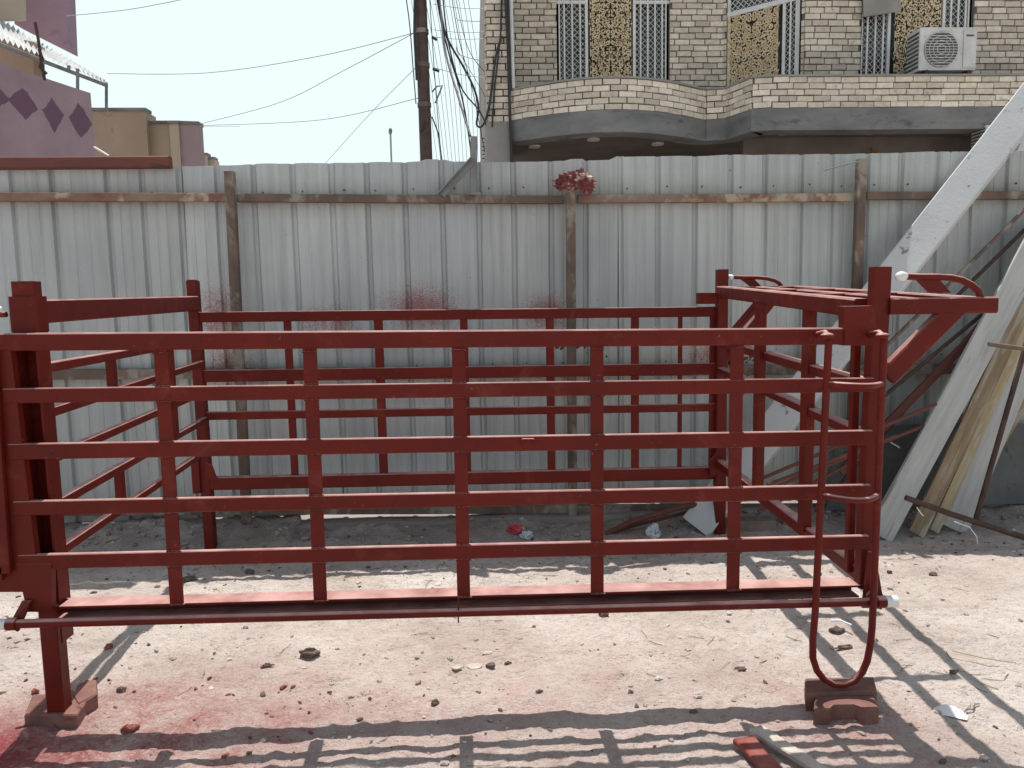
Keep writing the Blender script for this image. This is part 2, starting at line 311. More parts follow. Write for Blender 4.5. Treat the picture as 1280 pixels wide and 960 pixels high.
def thing(name, loc, label, cat, group=None):
    o = bpy.data.objects.new(name, None); COL.objects.link(o); o.location = loc; o['_o'] = tuple(loc)
    return tag(o, label, cat, group)
V3 = Vector

# ------------------------------------------------------------------ ground: one sheet, fine near the camera
def axis(lo, hi, step, far):
    a = []; x = lo
    while x < hi: a.append(x); x += step
    a.append(hi); out = [hi + (1.35 ** k) * .05 for k in range(1, 40) if (1.35 ** k) * .05 < far]
    inn = [lo - (1.35 ** k) * .05 for k in range(1, 40) if (1.35 ** k) * .05 < far]
    return inn[::-1] + a + out
def gz(x, y):
    n = noise.noise
    z = .016 * n(V3((x * .9, y * .9, 1))) + .012 * n(V3((x * 3.1, y * 3.1, 5))) + .0085 * n(V3((x * 9, y * 9, 9))) +   .0048 * n(V3((x * 24, y * 24, 3)))
    k = n(V3((x * 15, y * 15, 30))); z += .011 * max(0, k - .15) * 2
    z += .008 * (.35 - abs(n(V3((x * 5.5, y * 5.5, 70)))))
    k = n(V3((x * 38, y * 38, 51))); z += .010 * max(0, k - .25)
    z += .0035 * n(V3((x * 60, y * 60, 3)))
    z -= .008
    if y > 4.55:
        t = min(1, (y - 4.55) / .5); t = t * t * (3 - 2 * t)
        z += t * (.035 + .05 * max(0, n(V3((x * 2.0, y * 2, 8))) + .2) + (.05 if x < -1.2 else 0) + .02 * n(V3((x * 14, y * 14, 2))))
    d = min(1, max(0, (max(abs(x) - 8, abs(y - 4) - 6)) / 6)); return z * (1 - d)
xs = axis(-2.7, 4.1, .018, 900); ys = axis(1.95, 5.3, .018, 900)
mb = MB(); nx = len(xs); vs = [(x, y, gz(x, y)) for y in ys for x in xs]
fs = [(j * nx + i, j * nx + i + 1, (j + 1) * nx + i + 1, (j + 1) * nx + i) for j in range(len(ys) - 1) for i in range(nx - 1)]
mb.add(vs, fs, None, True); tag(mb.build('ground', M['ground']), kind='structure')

# loose clods, grit and chips: too many to count
mb = MB(); random.seed(11)
for k in range(8500):
    x = U(-2.9, 4.3); y = U(2.0, 5.0)
    dens = noise.noise(V3((x * 1.6, y * 1.6, 44)))
    if dens < U(-.6, .45): continue
    r = .0022 + .0105 * rnd() ** 6.5 + (.003 if y > 4.2 else 0)
    q = rnd(); col = (.42, .345, .305) if q < .66 else ((.15, .11, .095) if q < .88 else (.62, .56, .51))
    if x < -.6 and y < 3.1 and q < .75: col = (.25, .085, .075)
    mb.blob((x, y, gz(x, y) + r * .25), r, (U(.8, 1.9), U(.6, 1.2), U(.35, .8)), .35, col, 0)
for k in range(190):   # rubble bank at the foot of the fence
    x = U(-2.9, 3.6) if k % 3 else U(-2.9, -1.0); y = U(4.55, 5.0); r = U(.006, .022)
    mb.blob((x, y, gz(x, y) + r * .3), r, (U(.8, 1.6), U(.7, 1.2), U(.5, .9)), .35, random.choice([(.34, .29, .26), (.40, .34, .31), (.24, .20, .18)]), 0)
tag(mb.build('loose_gravel', M['clod_mix']), 'loose grit and small earth clods scattered over the dusty ground', 'gravel', kind='stuff')
mb = MB()
for k in range(150):
    x = U(-2.6, 4.2); y = U(2.1, 4.9)
    if k % 2: cx, cy = random.choice([(-.3, 4.1), (.05, 3.5), (.9, 3.1), (1.6, 3.2), (.4, 4.2), (2.0, 2.8)]); x = cx + random.gauss(0, .22); y = cy + random.gauss(0, .12)
    L = U(.012, .055); t = U(0, 6.28); z = gz(x, y) + .004; p = V3((x, y, z)); d = V3((math.cos(t), math.sin(t), U(-.05, .12))) * L
    q = V3((-d.y, d.x, 0)) * .2
    mb.tube([p - d, p + q * .4, p + d], U(.0008, .0018), 4, random.choice([(.30, .24, .17), (.12, .09, .07), (.45, .38, .28)]))
tag(mb.build('dry_litter', M['clod_mix']), 'dry straw bits and twigs strewn on the ground', 'litter', kind='stuff')

# ------------------------------------------------------------------ the red stall frame
def zs(z, x): return z - .011 * (x + .85)
stall = thing('livestock_crush', (-.06, 3.6, .03), 'dark red painted steel livestock crush of welded rails standing in the middle of the yard', 'livestock crush')
YF = 2.66
def part(name, mb, mat='red', parent=None): return mb.build(name, M[mat] if isinstance(mat, str) else mat, parent or stall)
def sub(name, mb, mat, parent): parent['_o'] = parent['_o']; return mb.build(name, M[mat], parent)
XL, XR = -1.64, 1.45
# front panel
part('top_rail', MB().bar((XL - .25, YF + .025, zs(1.389, XL)), (1.34, YF + .025, zs(1.378, 1.34)), .05, .060, ch=.085))
for zc, h in ((1.2015, .051), (1.0075, .055), (.8075, .051), (.615, .052)):
    part('rail', MB().bar((XL + .03, YF + .011, zs(zc, XL)), (XR - .01, YF + .011, zs(zc, XR)), .022, h, ch=.13))
br = MB(); br.bar((-1.50, YF + .068, zs(.438, -1.5)), (1.43, YF + .068, zs(.438, 1.43)), .084, .008)
br.bar((-1.52, YF + .106, zs(.416, -1.5)), (1.43, YF + .106, zs(.416, 1.43)), .008, .05)
br.bar((-1.52, YF + .074, zs(.392, -1.5)), (1.43, YF + .074, zs(.392, 1.43)), .07, .006)
bro = part('bottom_rail', br); sub('channel_shade', MB().bar((-1.52, YF + .099, zs(.415, -1.5)), (1.43, YF + .099, zs(.415, 1.43)), .004, .038), 'red_shade', bro)  # dark strip over the web, painted shade of the channel
bl = MB()
for k, px in enumerate((205, 390, 575, 747, 920)):
    x = (-1.076, -.570, -.055, .433, .938)[k]
    um = MB()
    for zc in (1.37, 1.2015, 1.0075, .8075, .615, .445):
        hh_ = .026 if zc > .5 else 0
        for sg in ((1, -1) if .5 < zc < 1.3 else ((-1,) if zc > 1 else (1,))):
            for q in range(9): um.blob((x - .023 + q * .0058, YF + .001, zs(zc, x) + sg * (hh_ + .0015) + U(-.001, .001)), .0042, (1, .8, .8), .2, sub=0)
    part('upright', um.bar((x - .004, YF + .009, zs(.44, x)), (x, YF + .009, zs(1.365, x)), .047, .010, up=(0, 1, 0)))
# little welded lug on the second rail
part('lug', MB().bar(Y(653, 549, YF - .006), Y(667, 549, YF - .006), .016, .006).bar(Y(653, 549, YF - .006), Y(653, 556, YF - .006), .006, .006).bar(Y(667, 549, YF - .006), Y(667, 556, YF - .006), .006, .006))
# corner posts: channel section in front left, box sections elsewhere
def postbox(x0, x1, y0, y1, z0, z1, lean=0.0):
    xc = (x0 + x1) / 2; yc = (y0 + y1) / 2; return MB().bar((xc + lean, yc, z0), (xc, yc, z1), x1 - x0, y1 - y0, up=(0, 1, 0), ch=.08)
fl = MB(); fl.box(-1.592, -1.586, 2.715, 2.79, .50, 1.44); fl.box(-1.592, -1.512, 2.784, 2.79, .30, 1.44); fl.box(-1.520, -1.512, 2.715, 2.784, .30, 1.44)
cp = part('corner_post', fl)
sub('sleeve', postbox(-1.600, -1.505, 2.715, 2.79, 1.425, 1.548), 'red', cp)
sub('post_cap', postbox(-1.590, -1.515, 2.722, 2.78, 1.54, 1.60), 'red', cp)
sub('foot', postbox(-1.578, -1.515, 2.69, 2.75, .045, .445), 'red', cp)
cp = part('corner_post', postbox(1.446, 1.510, 2.69, 2.74, .40, 1.60, -.02))
cp = part('corner_post', postbox(-1.704, -1.644, 4.65, 4.72, -.01, 1.657, .01)); sub('post_cap', postbox(-1.700, -1.655, 4.655, 4.715, 1.657, 1.663), 'red', cp)
cp = part('corner_post', postbox(1.503, 1.566, 4.62, 4.69, -.01, 1.672))
part('stile', MB().prism([Y(-14, 436, YF + .004), Y(13, 436, YF + .004), Y(50, 740, YF + .004), Y(-22, 740, YF + .004)], (0, 1, 0), .03))
# side door leaf reaching out of the picture at the left
d = MB(); d.bar(Y(-16, 437, YF - .012), Y(4, 716, YF - .012), .055, .02, up=(0, 1, 0)); d.bar(Y(4, 716, YF - .012), Y(-120, 716, YF - .012), .02, .05); d.bar(Y(-120, 437, YF - .012), Y(-16, 437, YF - .012), .02, .05)
part('door', d)
part('gusset_plate', MB().prism([Y(1055, 383, YF - .006), Y(1092, 382, YF - .006), Y(1098, 432, YF - .006), Y(1056, 432, YF - .006)], (0, 1, 0), .045))
part('gusset_plate', MB().prism([Y(1086, 690, YF - .004), Y(1094, 690, YF - .004), Y(1106, 760, YF - .004), Y(1078, 760, YF - .004)], (0, 1, 0), .01))
part('gusset_plate', MB().prism([Y(20, 705, YF - .004), Y(64, 705, YF - .004), Y(64, 765, YF - .004), Y(34, 765, YF - .004)], (0, 1, 0), .03))
# pivot bar with lugs and white bushes
A = Y(14, 780, 2.60); B = Y(1102, 752, 2.60)
pb = part('pivot_bar', MB().tube([A, A.lerp(B, .25), A.lerp(B, .5), A.lerp(B, .75), B], .0155, 14))
ax = (B - A).normalized()
sub('collar', MB().tube([A - ax * .012, A + ax * .02], .022, 14), 'red', pb); sub('collar', MB().tube([B - ax * .02, B + ax * .012], .022, 14), 'red', pb)
sub('end_cap', MB().tube([A - ax * .055, A - ax * .012], .019, 14), 'white_plastic', pb); sub('end_cap', MB().tube([B + ax * .012, B + ax * .055], .021, 14), 'white_plastic', pb)
sub('stop_pin', MB().tube([Y(573, 745, 2.592), Y(573, 778, 2.592)], .003, 6), 'red', pb)
part('lug', MB().prism([Y(27, 752, 2.64), Y(38, 752, 2.64), Y(22, 790, 2.60), Y(10, 783, 2.60)], (0, 1, 0), .012))
part('lug', MB().prism([Y(1084, 745, 2.63), Y(1097, 730, 2.63), Y(1107, 750, 2.60), Y(1102, 762, 2.60), Y(1090, 760, 2.60)], (0, 1, 0), .012))
# swinging loop handle standing on the bricks
yl = 2.575; pts = []
a0 = Y(1036, 424, yl); a1 = Y(1019, 765, yl); b1 = Y(1091, 765, yl); b0 = Y(1105, 424, yl)
pts += [Y(1035, 421, yl) + V3((0, .075, .004)), Y(1036, 419, yl) + V3((0, .03, .006)), Y(1036, 422, yl)]
pts += [a0.lerp(a1, t) for t in (.03, .25, .5, .75, 1)]
c0 = (a1 + b1) / 2
loc = [Y(1016, 800, yl), Y(1016, 822, yl), Y(1021, 838, yl), Y(1030, 849, yl), Y(1042, 855.5, yl), Y(1055, 856, yl), Y(1068, 851, yl), Y(1078, 840, yl), Y(1084, 826, yl), Y(1088, 805, yl), Y(1090, 785, yl)]
pts += loc + [b1.lerp(b0, t) for t in (0, .25, .5, .75, .97)] + [Y(1105, 422, yl), Y(1104, 419, yl) + V3((0, .03, .006)), Y(1103, 421, yl) + V3((0, .075, .004))]
lh = part('loop_handle', MB().tube(pts, .0125, 12))
for px in (1034, 1103): sub('hook_cap', MB().blob(Y(px, 420, yl - .004), .020, (1.2, 1, .6), .0, sub=2, rot=.01), 'red', lh)
for yy, dl in ((478, .07), (616, .07)):
    e0 = a0.lerp(a1, (yy - 424) / 341); e1 = b0.lerp(b1, (yy - 424) / 341); arc = [e0.lerp(e1, t) + V3((0, -dl * math.sin(math.pi * t), 0)) for t in [k / 10 for k in range(11)]]
    sub('cross_rung', MB().tube(arc, .0105, 10), 'red', lh)
# left and right sides
def siderail(x, zf, zb, w=.03, h=.036, y0=2.79, y1=4.66): part('side_rail', MB().bar((x, y0, zf), (x * (1.075 if x == -1.53 else 1.04), y1, 1.5 + (zb - 1.5) * 1.04), w, h))
siderail(-1.60, 1.493, 1.522, .05, .088)
for zf, zb in ((1.295, 1.31), (1.135, 1.175), (.97, 1.01), (.80, .845), (.625, .665)): siderail(-1.53, zf, zb)
for yy, za, zb in ((3.36, 1.155, 1.30), (3.36, .65, .82), (4.0, .83, 1.30)): part('side_upright', MB().bar((-1.57, yy, za), (-1.57, yy, zb), .034, .04, up=(0, 1, 0)))
for zf, zb, h in ((1.165, 1.235, .045), (.97, 1.07, .04), (.435, .50, .06)): siderail(1.47, zf, zb, .05, h, y0=2.77, y1=4.63)
for yy in (3.27, 3.84): part('side_upright', MB().bar((1.47, yy, .45), (1.47, yy, 1.48), .045, .06, up=(0, 1, 0)))
part('side_upright', MB().bar((1.44, 2.80, .43), (1.44, 2.80, 1.44), .03, .03, up=(0, 1, 0)))
part('side_brace', MB().bar((1.53, 4.60, 1.22), (1.50, 3.90, 1.49), .035, .04))
# back panel
yb = 4.68
for zc, h in ((1.428, .063), (1.072, .073), (.828, .050), (.409, .081)):
    part('back_rail', MB().bar((-1.66, yb, zc + .012), (1.52, yb, zc - .014), .03 if zc > .5 else .05, h))
for x, w in ((-1.127, .042), (-.58, .052), (-.06, .047), (.468, .047), (.999, .047), (1.284, .023), (1.488, .031)):
    part('back_upright', MB().bar((x, yb + .004, .425), (x, yb + .004, 1.405), w, .03, up=(0, 1, 0)))
part('gusset_plate', MB().prism([Y(873, 366, 4.63), Y(897, 366, 4.63), Y(897, 380, 4.63), Y(873, 380, 4.63)], (0, 1, 0), .05))
part('gusset_plate', MB().prism([(1.46, 4.62, .385), (1.505, 4.62, .385), (1.505, 4.62, .54), (1.46, 4.62, .48)], (0, 1, 0), .012))
part('gusset_plate', MB().prism([(-1.65, 4.63, .455), (-1.585, 4.63, .455), (-1.61, 4.63, .54), (-1.65, 4.63, .56)], (0, 1, 0), .012))
part('gusset_plate', MB().prism([(-1.735, 4.63, .37), (-1.69, 4.63, .37), (-1.69, 4.63, .685), (-1.735, 4.63, .685)], (0, 1, 0), .02))
# platform frame along the right side
zt = 1.468
part('platform_beam', MB().bar((1.435, 2.76, 1.452), (1.525, 4.65, 1.537), .055, .07))
part('platform_beam', MB().bar((1.50, 2.70, 1.458), (1.90, 2.70, 1.456), .05, .060))
part('platform_beam', MB().bar((1.56, 4.65, 1.539), (2.01, 4.65, 1.539), .05, .052))
part('platform_beam', MB().bar((1.90, 2.73, 1.458), (2.0, 4.63, 1.539), .05, .05))
part('platform_beam', MB().bar((1.65, 2.73, 1.463), (1.76, 4.63, 1.544), .055, .04))
for yy in (3.36, 3.95): part('platform_cross_bar', MB().bar((1.47, yy, 1.467 + (yy - 2.73) * .047), (1.90, yy, 1.467 + (yy - 2.73) * .047), .04, .028))
def brace(y, a, b, name='brace'): part(name, MB().bar(a, b, .05, .055, up=(0, 1, 0)))
part('brace', MB().bar(Y(1108, 470, 2.70), Y(1196, 382, 2.70), .072, .042, up=(0, 1, 0))); brace(4.65, (1.56, 4.65, 1.12), (1.87, 4.65, 1.50))
def handle(y, p):
    pts = [Y(*q, y) for q in p[:1]]
    h_ = part('curved_handle', MB().tube([Y(*q, y) for q in p], .0125 if y < 3 else .0125, 10)); return h_
hh = handle(2.69, [(1133, 345.5), (1150, 346), (1170, 346), (1188, 347), (1202, 350), (1214, 356), (1222, 363), (1226, 372)])
sub('support_plate', MB().prism([Y(1146, 349, 2.69), Y(1174, 349, 2.69), Y(1189, 366, 2.69), Y(1162, 366, 2.69)], (0, 1, 0), .012), 'red', hh)
sub('grip_ball', MB().blob(Y(1127, 345.5, 2.69), .020, (1.15, 1, .9), .03, sub=2), 'white_plastic', hh)
hh = handle(4.65, [(916, 346.5), (930, 347), (946, 347), (958, 348), (968, 350.5), (974, 354), (977, 358)])
sub('support_plate', MB().prism([Y(926, 349, 4.65), Y(943, 349, 4.65), Y(952, 358, 4.65), Y(938, 358, 4.65)], (0, 1, 0), .012), 'red', hh)
sub('grip_ball', MB().blob(Y(913, 346.5, 4.65), .020, (1.2, 1, .9), .03, sub=2), 'white_plastic', hh)
k_ = part('latch_bolt', MB().tube([Y(-6, 394, 2.72), Y(8, 393, 2.72)], .010, 10)); sub('grip_ball', MB().blob(Y(-4, 387, 2.72), .017, (1, 1, 1), .3, sub=1), 'white_plastic', k_)

# ------------------------------------------------------------------ bricks under the legs
def brickblk(name, label, pts, z0, z1, mat, grp=None, lean=.0):
    mb = MB(); n = len(pts); base = [V3((p.x, p.y, z0)) for p in pts]; cen = sum((V3(p) for p in pts), V3()) / n
    rings = [(0, z0), (0, z1 - .006), (.006, z1)]; vs = []
    for ins, z in rings:
        for p in pts:
            dv = V3((cen.x - p.x, cen.y - p.y, 0)).normalized() * ins
            vs.append((p.x + dv.x + U(-.0015, .0015), p.y + dv.y + U(-.0015, .0015), z + U(-.0012, .0012) + lean * (p.x - cen.x)))
    fs = [(r * n + i, r * n + (i + 1) % n, (r + 1) * n + (i + 1) % n, (r + 1) * n + i) for r in range(2) for i in range(n)] + [tuple(range(2 * n, 3 * n)), tuple(range(n - 1, -1, -1))]
    mb.add(vs, fs); o = mb.build(name, M[mat], origin=(cen.x, cen.y, z0)); tag(o, label, 'paving brick', grp); return o
def gp(l, z): return [G(x, y, z) for x, y in l]
brickblk('paving_brick', 'red dusted paving brick under the front left foot of the frame', gp([(30, 893), (96, 893), (108, 876), (96, 868), (88, 856), (72, 866), (40, 868)], .05), -.02, .05, 'paver')
brickblk('paving_brick', 'zigzag broken paving brick just behind the left foot brick', gp([(98, 879), (112, 872), (122, 866), (121, 849), (108, 850), (96, 856), (90, 868)], .055), -.02, .055, 'paver')
brickblk('paving_brick', 'larger paving brick under the bottom of the loop handle', gp([(1008, 866), (1096, 862), (1092, 846), (1006, 848)], .065), -.02, .065, 'paver')
brickblk('paving_brick', 'chipped paving brick lying in front of the loop handle brick', gp([(1017, 885), (1036, 885), (1040, 880), (1070, 880), (1082, 885), (1099, 884), (1093, 869), (1018, 869)], .05), -.02, .048, 'paver')
brickblk('paving_brick', 'dusty brick on the ground beside the foot of the leaning box beam', [V3((1.66, 4.66, 0)), V3((1.90, 4.64, 0)), V3((1.91, 4.75, 0)), V3((1.67, 4.77, 0))], 0, .075, 'paver_dark')

# ------------------------------------------------------------------ fence
fence = thing('sheet_metal_fence', (.3, 5.1, 0), 'tall grey corrugated sheet metal fence with rusty rails closing the yard', 'fence')
grooves = [-2.906, -2.658, -2.314, -2.098, -1.866, -1.628, -1.394, -1.143, -0.896, -0.669, -0.425, -0.185, 0.051, 0.282, 0.526, 0.754, 0.989, 1.241, 1.489, 1.727, 1.961, 2.207, 2.416, 2.66, 2.892, 3.137, 3.38]
grooves = [-2.906 - .245 * k for k in range(24, 0, -1)] + grooves + [3.38 + .245 * k for k in range(1, 22)]
def topz(x):
    T = [(-9, 2.39), (-1.8, 2.395), (-1.3, 2.407), (.1, 2.408), (.3, 2.402), (.94, 2.412), (.945, 2.434), (2, 2.443), (9, 2.447)]
    for (a, za), (b, zb) in zip(T, T[1:]):
        if x <= b: return za + (zb - za) * (x - a) / (b - a)
    return 2.447
random.seed(5)
bounds = list(range(0, len(grooves), 4))
for bi in range(len(bounds) - 1):
    gs = grooves[bounds[bi]:bounds[bi + 1] + 1]; prof = []
    w = .021
    for i, gx in enumerate(gs):
        prof += [(gx - w, 0), (gx - w * .45, .020), (gx + w * .45, .020), (gx + w, 0)]
        if i < len(gs) - 1:
            nxg = gs[i + 1]; L = nxg - gx
            for t in (.36, .64): c_ = gx + L * t; prof += [(c_ - .010, 0), (c_ - .005, .0035), (c_ + .005, .0035), (c_ + .010, 0)]
    prof = prof[0 if bi == 0 else 1:]
    yo = 5.085 + (.004 if bi % 2 else 0); tone = U(.90, 1.07); cb = (tone * U(.985, 1.01), tone, tone * U(.98, 1.03)); dz = U(-.006, .006)
    rows = [0, .3, .7, 1.05, 1.4, 1.8, 2.15, 2.4]; vs = []; fs = []; sdd = U(0, 99)
    for rz in rows:
        for (x, y) in prof:
            zz = -.02 + rz / 2.4 * (topz(x) + dz + .02) if rz == 2.4 else rz
            if rz == 0: zz = .085 + .02 * noise.noise(V3((x * 1.5, 3, 3)))
            if rz == 2.4: zz += .006 * noise.noise(V3((x * 5, 1, sdd))) + (.012 if noise.noise(V3((x * 2.2, 9, 4))) > .38 else 0)
            vs.append((x + .006 * noise.noise(V3((x * 2, rz * 1.2, sdd))), yo + y + .013 * noise.noise(V3((x * 1.7, rz * 1.5, 7 + sdd))), zz))
    n = len(prof); fs = [(j * n + i, j * n + i + 1, (j + 1) * n + i + 1, (j + 1) * n + i) for j in range(len(rows) - 1) for i in range(n - 1)]
    mb = MB(); mb.add(vs, fs, cb)
    for gx in gs[:-1]:
        for zz in (2.19, 1.04, .14): mb.blob((gx + .06 + U(-.02, .02), yo - .004, zz + .045 + U(-.01, .01)), .0075, (1, .6, 1), .1, (.25, .18, .15), 0)
    part('sheet', mb, 'sheet', fence)
def frail(a, b, w, h, mat, y=5.05, nm='rail'): part(nm, MB().bar(a, b, w, h, ch=.05), mat, fence)
yr = 5.045
frail(Y(-260, 246, yr), Y(283, 247, yr), .05, .052, 'rustred'); frail(Y(297, 247.5, yr), Y(704, 250, yr), .05, .050, 'rust')
frail(Y(722, 249, yr), Y(1064, 247, yr), .05, .052, 'rustred'); frail(Y(1082, 245, yr), Y(1700, 243, yr), .05, .050, 'rust')
frail(Y(-260, 470, yr), Y(1700, 458, yr), .05, .065, 'rust'); frail(Y(-300, 640, yr), Y(1700, 632, yr), .05, .055, 'rust')
part('post', MB().bar((-1.513, 4.99, 2.345), (-1.530, 4.99, -.03), .062, .05, up=(0, 1, 0)), 'rust', fence)
part('post', MB().bar((.645, 4.99, 2.19), (.638, 4.99, -.03), .058, .05, up=(0, 1, 0)), 'rust', fence)
part('post', MB().bar((2.565, 4.99, 2.385), (2.555, 4.99, -.03), .062, .05, up=(0, 1, 0)), 'rust', fence)
for x in (-4.6, 4.9, 7.2): part('post', MB().bar((x, 4.99, 2.3), (x, 4.99, -.03), .06, .05, up=(0, 1, 0)), 'rust', fence)
pst = part('stub_post', MB().bar(Y(591.5, 244, 5.02), Y(592.5, 171, 5.02), .045, .04, up=(0, 1, 0)).bar(Y(597, 244, 5.0), Y(597, 240, 5.0), .04, .004), 'grey_steel', fence)
part('diagonal_brace', MB().bar(Y(552, 243, 5.0), Y(591, 200, 5.0), .05, .012, up=(0, 1, 0)).bar(Y(549, 241, 4.98), Y(588, 198, 4.98), .008, .045, up=(0, 1, 0)), 'grey_steel', fence)
part('bent_wire', MB().tube([Y(1030, 213, 4.95), Y(1034, 212, 4.95), Y(1052, 207, 4.96), Y(1068, 203, 4.97), Y(1078, 203, 4.97)], .0045, 6), 'grey_steel', fence)
# low kerb at the foot of the fence
mb = MB(); n = 120; vs = []
for i in range(n + 1):
    x = -9 + 18 * i / n; j = .010 * noise.noise(V3((x * 2, 0, 0)))
    for (yy, zz) in ((4.93, -.02), (4.945, .045), (4.97, .058), (5.3, .066)): vs.append((x, yy + j * 1.5, zz + j))
mb.add(vs, [(i * 4 + k, (i + 1) * 4 + k, (i + 1) * 4 + k + 1, i * 4 + k + 1) for i in range(n) for k in range(3)], None, False)
tag(mb.build('kerb', M['kerb']), kind='structure')

# rag on the middle post: crumpled folds
mb = MB(); c0 = V3((.665, 4.955, 2.255)); N = 26
def crumple(mb, c, rx, ry, rz, amp, fr, seed, nu=26, nv=16):
    vs = []
    for j in range(nv + 1):
        for i in range(nu):
            th = math.pi * j / nv; ph = 2 * math.pi * i / nu; p = V3((math.sin(th) * math.cos(ph), math.sin(th) * math.sin(ph), math.cos(th)))
            k = 1 + amp * (abs(noise.noise(p * fr + V3((seed, 0, 0)))) * 1.1 - abs(noise.noise(p * fr * 2.2 + V3((0, seed, 0)))) * .9)
            vs.append((c[0] + p.x * rx * k, c[1] + p.y * ry * k, c[2] + p.z * rz * k))
    mb.add(vs, [(j * nu + i, (j + 1) * nu + i, (j + 1) * nu + (i + 1) % nu, j * nu + (i + 1) % nu) for j in range(nv) for i in range(nu)]); return mb
crumple(mb, c0, .10, .05, .046, 1.0, 2.0, 4, 48, 28); crumple(mb, c0 + V3((.075, -.01, -.03)), .045, .03, .038, 1.0, 1.7, 9)
crumple(mb, c0 + V3((-.075, 0, -.012)), .045, .035, .034, 1.0, 1.8, 19); crumple(mb, c0 + V3((.02, -.03, .03)), .06, .03, .03, 1.2, 1.6, 29)
tag(mb.build('rag', M['cloth'], origin=c0), 'crumpled red and white rag stuffed over the middle fence post', 'rag')
# beam lying on the fence top
o = MB().bar((-4.6, 5.045, 2.424), (-1.895, 5.045, 2.416), .066, .074, ch=.14).build('steel_beam', M['beam_rust'], origin=(-3.2, 5.08, 2.42))
tag(o, 'red brown steel box beam lying along the top of the fence at left', 'beam')
o = MB().tube([Y(118, 184, 5.12), Y(136, 195, 5.04)], .007, 6).build('wire_offcut', M['white_paint'], origin=Y(136, 195, 5.04)); tag(o, 'short pale stick poking up behind the beam on the fence', 'stick')

# ------------------------------------------------------------------ leaning boards, rods and pipes at right
def plank(name, label, cat, a, b, w, t, mat, roll=0, grp=None, mb=None):
    a = V3(a); b = V3(b); z = (b - a).normalized(); x = V3((0, -1, .3)).cross(z).normalized(); y = z.cross(x)
    L = (b - a).length; mb = MB().bar((0, 0, 0), (0, 0, L), w, t, up=(0, 1, 0), ch=.05)
    k = int(L / .12); mb = MB(); ring = 8; sd_ = U(0, 99); vs = []
    for i in range(k + 1):
        c_ = min(w, t) * .08; X = w / 2; Z = t / 2
        for (px, py) in ((X - c_, Z), (X, Z - c_), (X, -Z + c_), (X - c_, -Z), (-X + c_, -Z), (-X, -Z + c_), (-X, Z - c_), (-X + c_, Z)):
            q = V3((px * 9, py * 9, i * .35 + sd_)); vs.append((px + .0022 * noise.noise(q * 3), py + .0018 * noise.noise(q * 2) + .008 * math.sin(i / k * 3.14) * (t < .05), L * i / k))
    fs = [(i * 8 + n, (i + 1) * 8 + n, (i + 1) * 8 + (n + 1) % 8, i * 8 + (n + 1) % 8) for i in range(k) for n in range(8)] + [tuple(range(8)), tuple(range(8 * k + 7, 8 * k - 1, -1))]
    mb.add(vs, fs); o = mb.build(name, M[mat], origin=(0, 0, 0))
    o.matrix_world = Matrix.Translation(a) @ Matrix((x, y, z)).transposed().to_4x4() @ Matrix.Rotation(roll, 4, 'Z')
    return tag(o, label, cat, grp)
a = V3((1.40, 4.70, .03)); b = V3((4.17, 5.02, 3.33))
plank('box_beam', 'long pale grey box beam leaning from the ground over the fence with a sunlit edge', 'beam', a, b, .205, .085, 'plank_grey', roll=math.radians(-24))
def onplane(x, y, d): return Y(x, y, d)
def ext(a, b, k): return a + (b - a) * k
pl = [(1099, 670, 4.46, 1187, 506, 4.62, .160, .03, 'plank_white', 'wide whitewashed board leaning on the fence, leftmost of the leaning boards'),
      (1145, 668, 4.50, 1221, 506, 4.66, .100, .022, 'plank_wood', 'brown weathered plank leaning just right of the wide whitewashed board'),
      (1167, 664, 4.53, 1238, 506, 4.68, .060, .022, 'plank_yellow', 'narrow yellowish plank leaning between the brown and the pale boards'),
      (1192, 662, 4.56, 1256, 506, 4.70, .17, .022, 'plank_white', 'broad stained pale board leaning, rightmost of the boards'),
      (1178, 664, 4.60, 1270, 506, 4.76, .12, .022, 'plank_wood', 'brown plank showing behind the broad stained pale board')]
for (x0, y0, d0, x1, y1, d1, w, t, mt, lb) in pl:
    A_ = Y(x0, y0, d0); A_.z = max(A_.z, .0); B_ = ext(A_, Y(x1, y1, d1), 2.5)
    B_ = A_ + (B_ - A_) * min(1, (4.99 - A_.y) / (B_.y - A_.y)) if B_.y > 4.99 else B_; plank('leaning_board', lb, 'board', A_, B_, w, t, mt)
plank('leaning_board', 'thin brown strip of wood behind the left edge of the wide whitewashed board', 'board', Y(1122, 640, 4.62), ext(Y(1122, 640, 4.62), Y(1248, 388, 4.83), 1.5), .10, .015, 'plank_wood')
def rod(name, label, pts, r, mat, cat='rod', grp=None):
    o = MB().tube(pts, r, 8).build(name, M[mat], origin=pts[0]); return tag(o, label, cat, grp)
rod('steel_pipe', 'thin dark rusty pipe standing up in front of the rightmost leaning board', [Y(1219, 652, 4.42), Y(1300, 370, 4.60)], .016, 'rust_dark', 'pipe')
rod('steel_pipe', 'open ended pipe sticking out level in front of the leaning boards', [Y(1236, 430, 4.20), Y(1420, 455, 4.25)], .013, 'rust', 'pipe')
rod('steel_pipe', 'dark rusty pipe lying low across the feet of the leaning boards', [Y(1132, 622, 4.32), Y(1190, 643, 4.28), Y(1330, 688, 4.18)], .017, 'rust_dark', 'pipe')
for k, (x0, y0, x1, y1, d) in enumerate([(1085, 512, 1285, 345, 4.9), (1078, 462, 1290, 253, 4.95), (1095, 470, 1300, 268, 4.93), (1020, 640, 1300, 318, 4.9)]):
    rod('steel_rod', ['dark thin rod leaning lowest behind the platform brace', 'uppermost brown rod leaning against the fence right of the box beam', 'second brown rod leaning just below the uppermost one', 'long dark rod leaning behind the right side of the frame'][k],
        [Y(x0, y0, d - .1), Y(x1, y1, d)], .013, ['rust_dark', 'rust', 'rust_dark', 'rust_dark'][k])
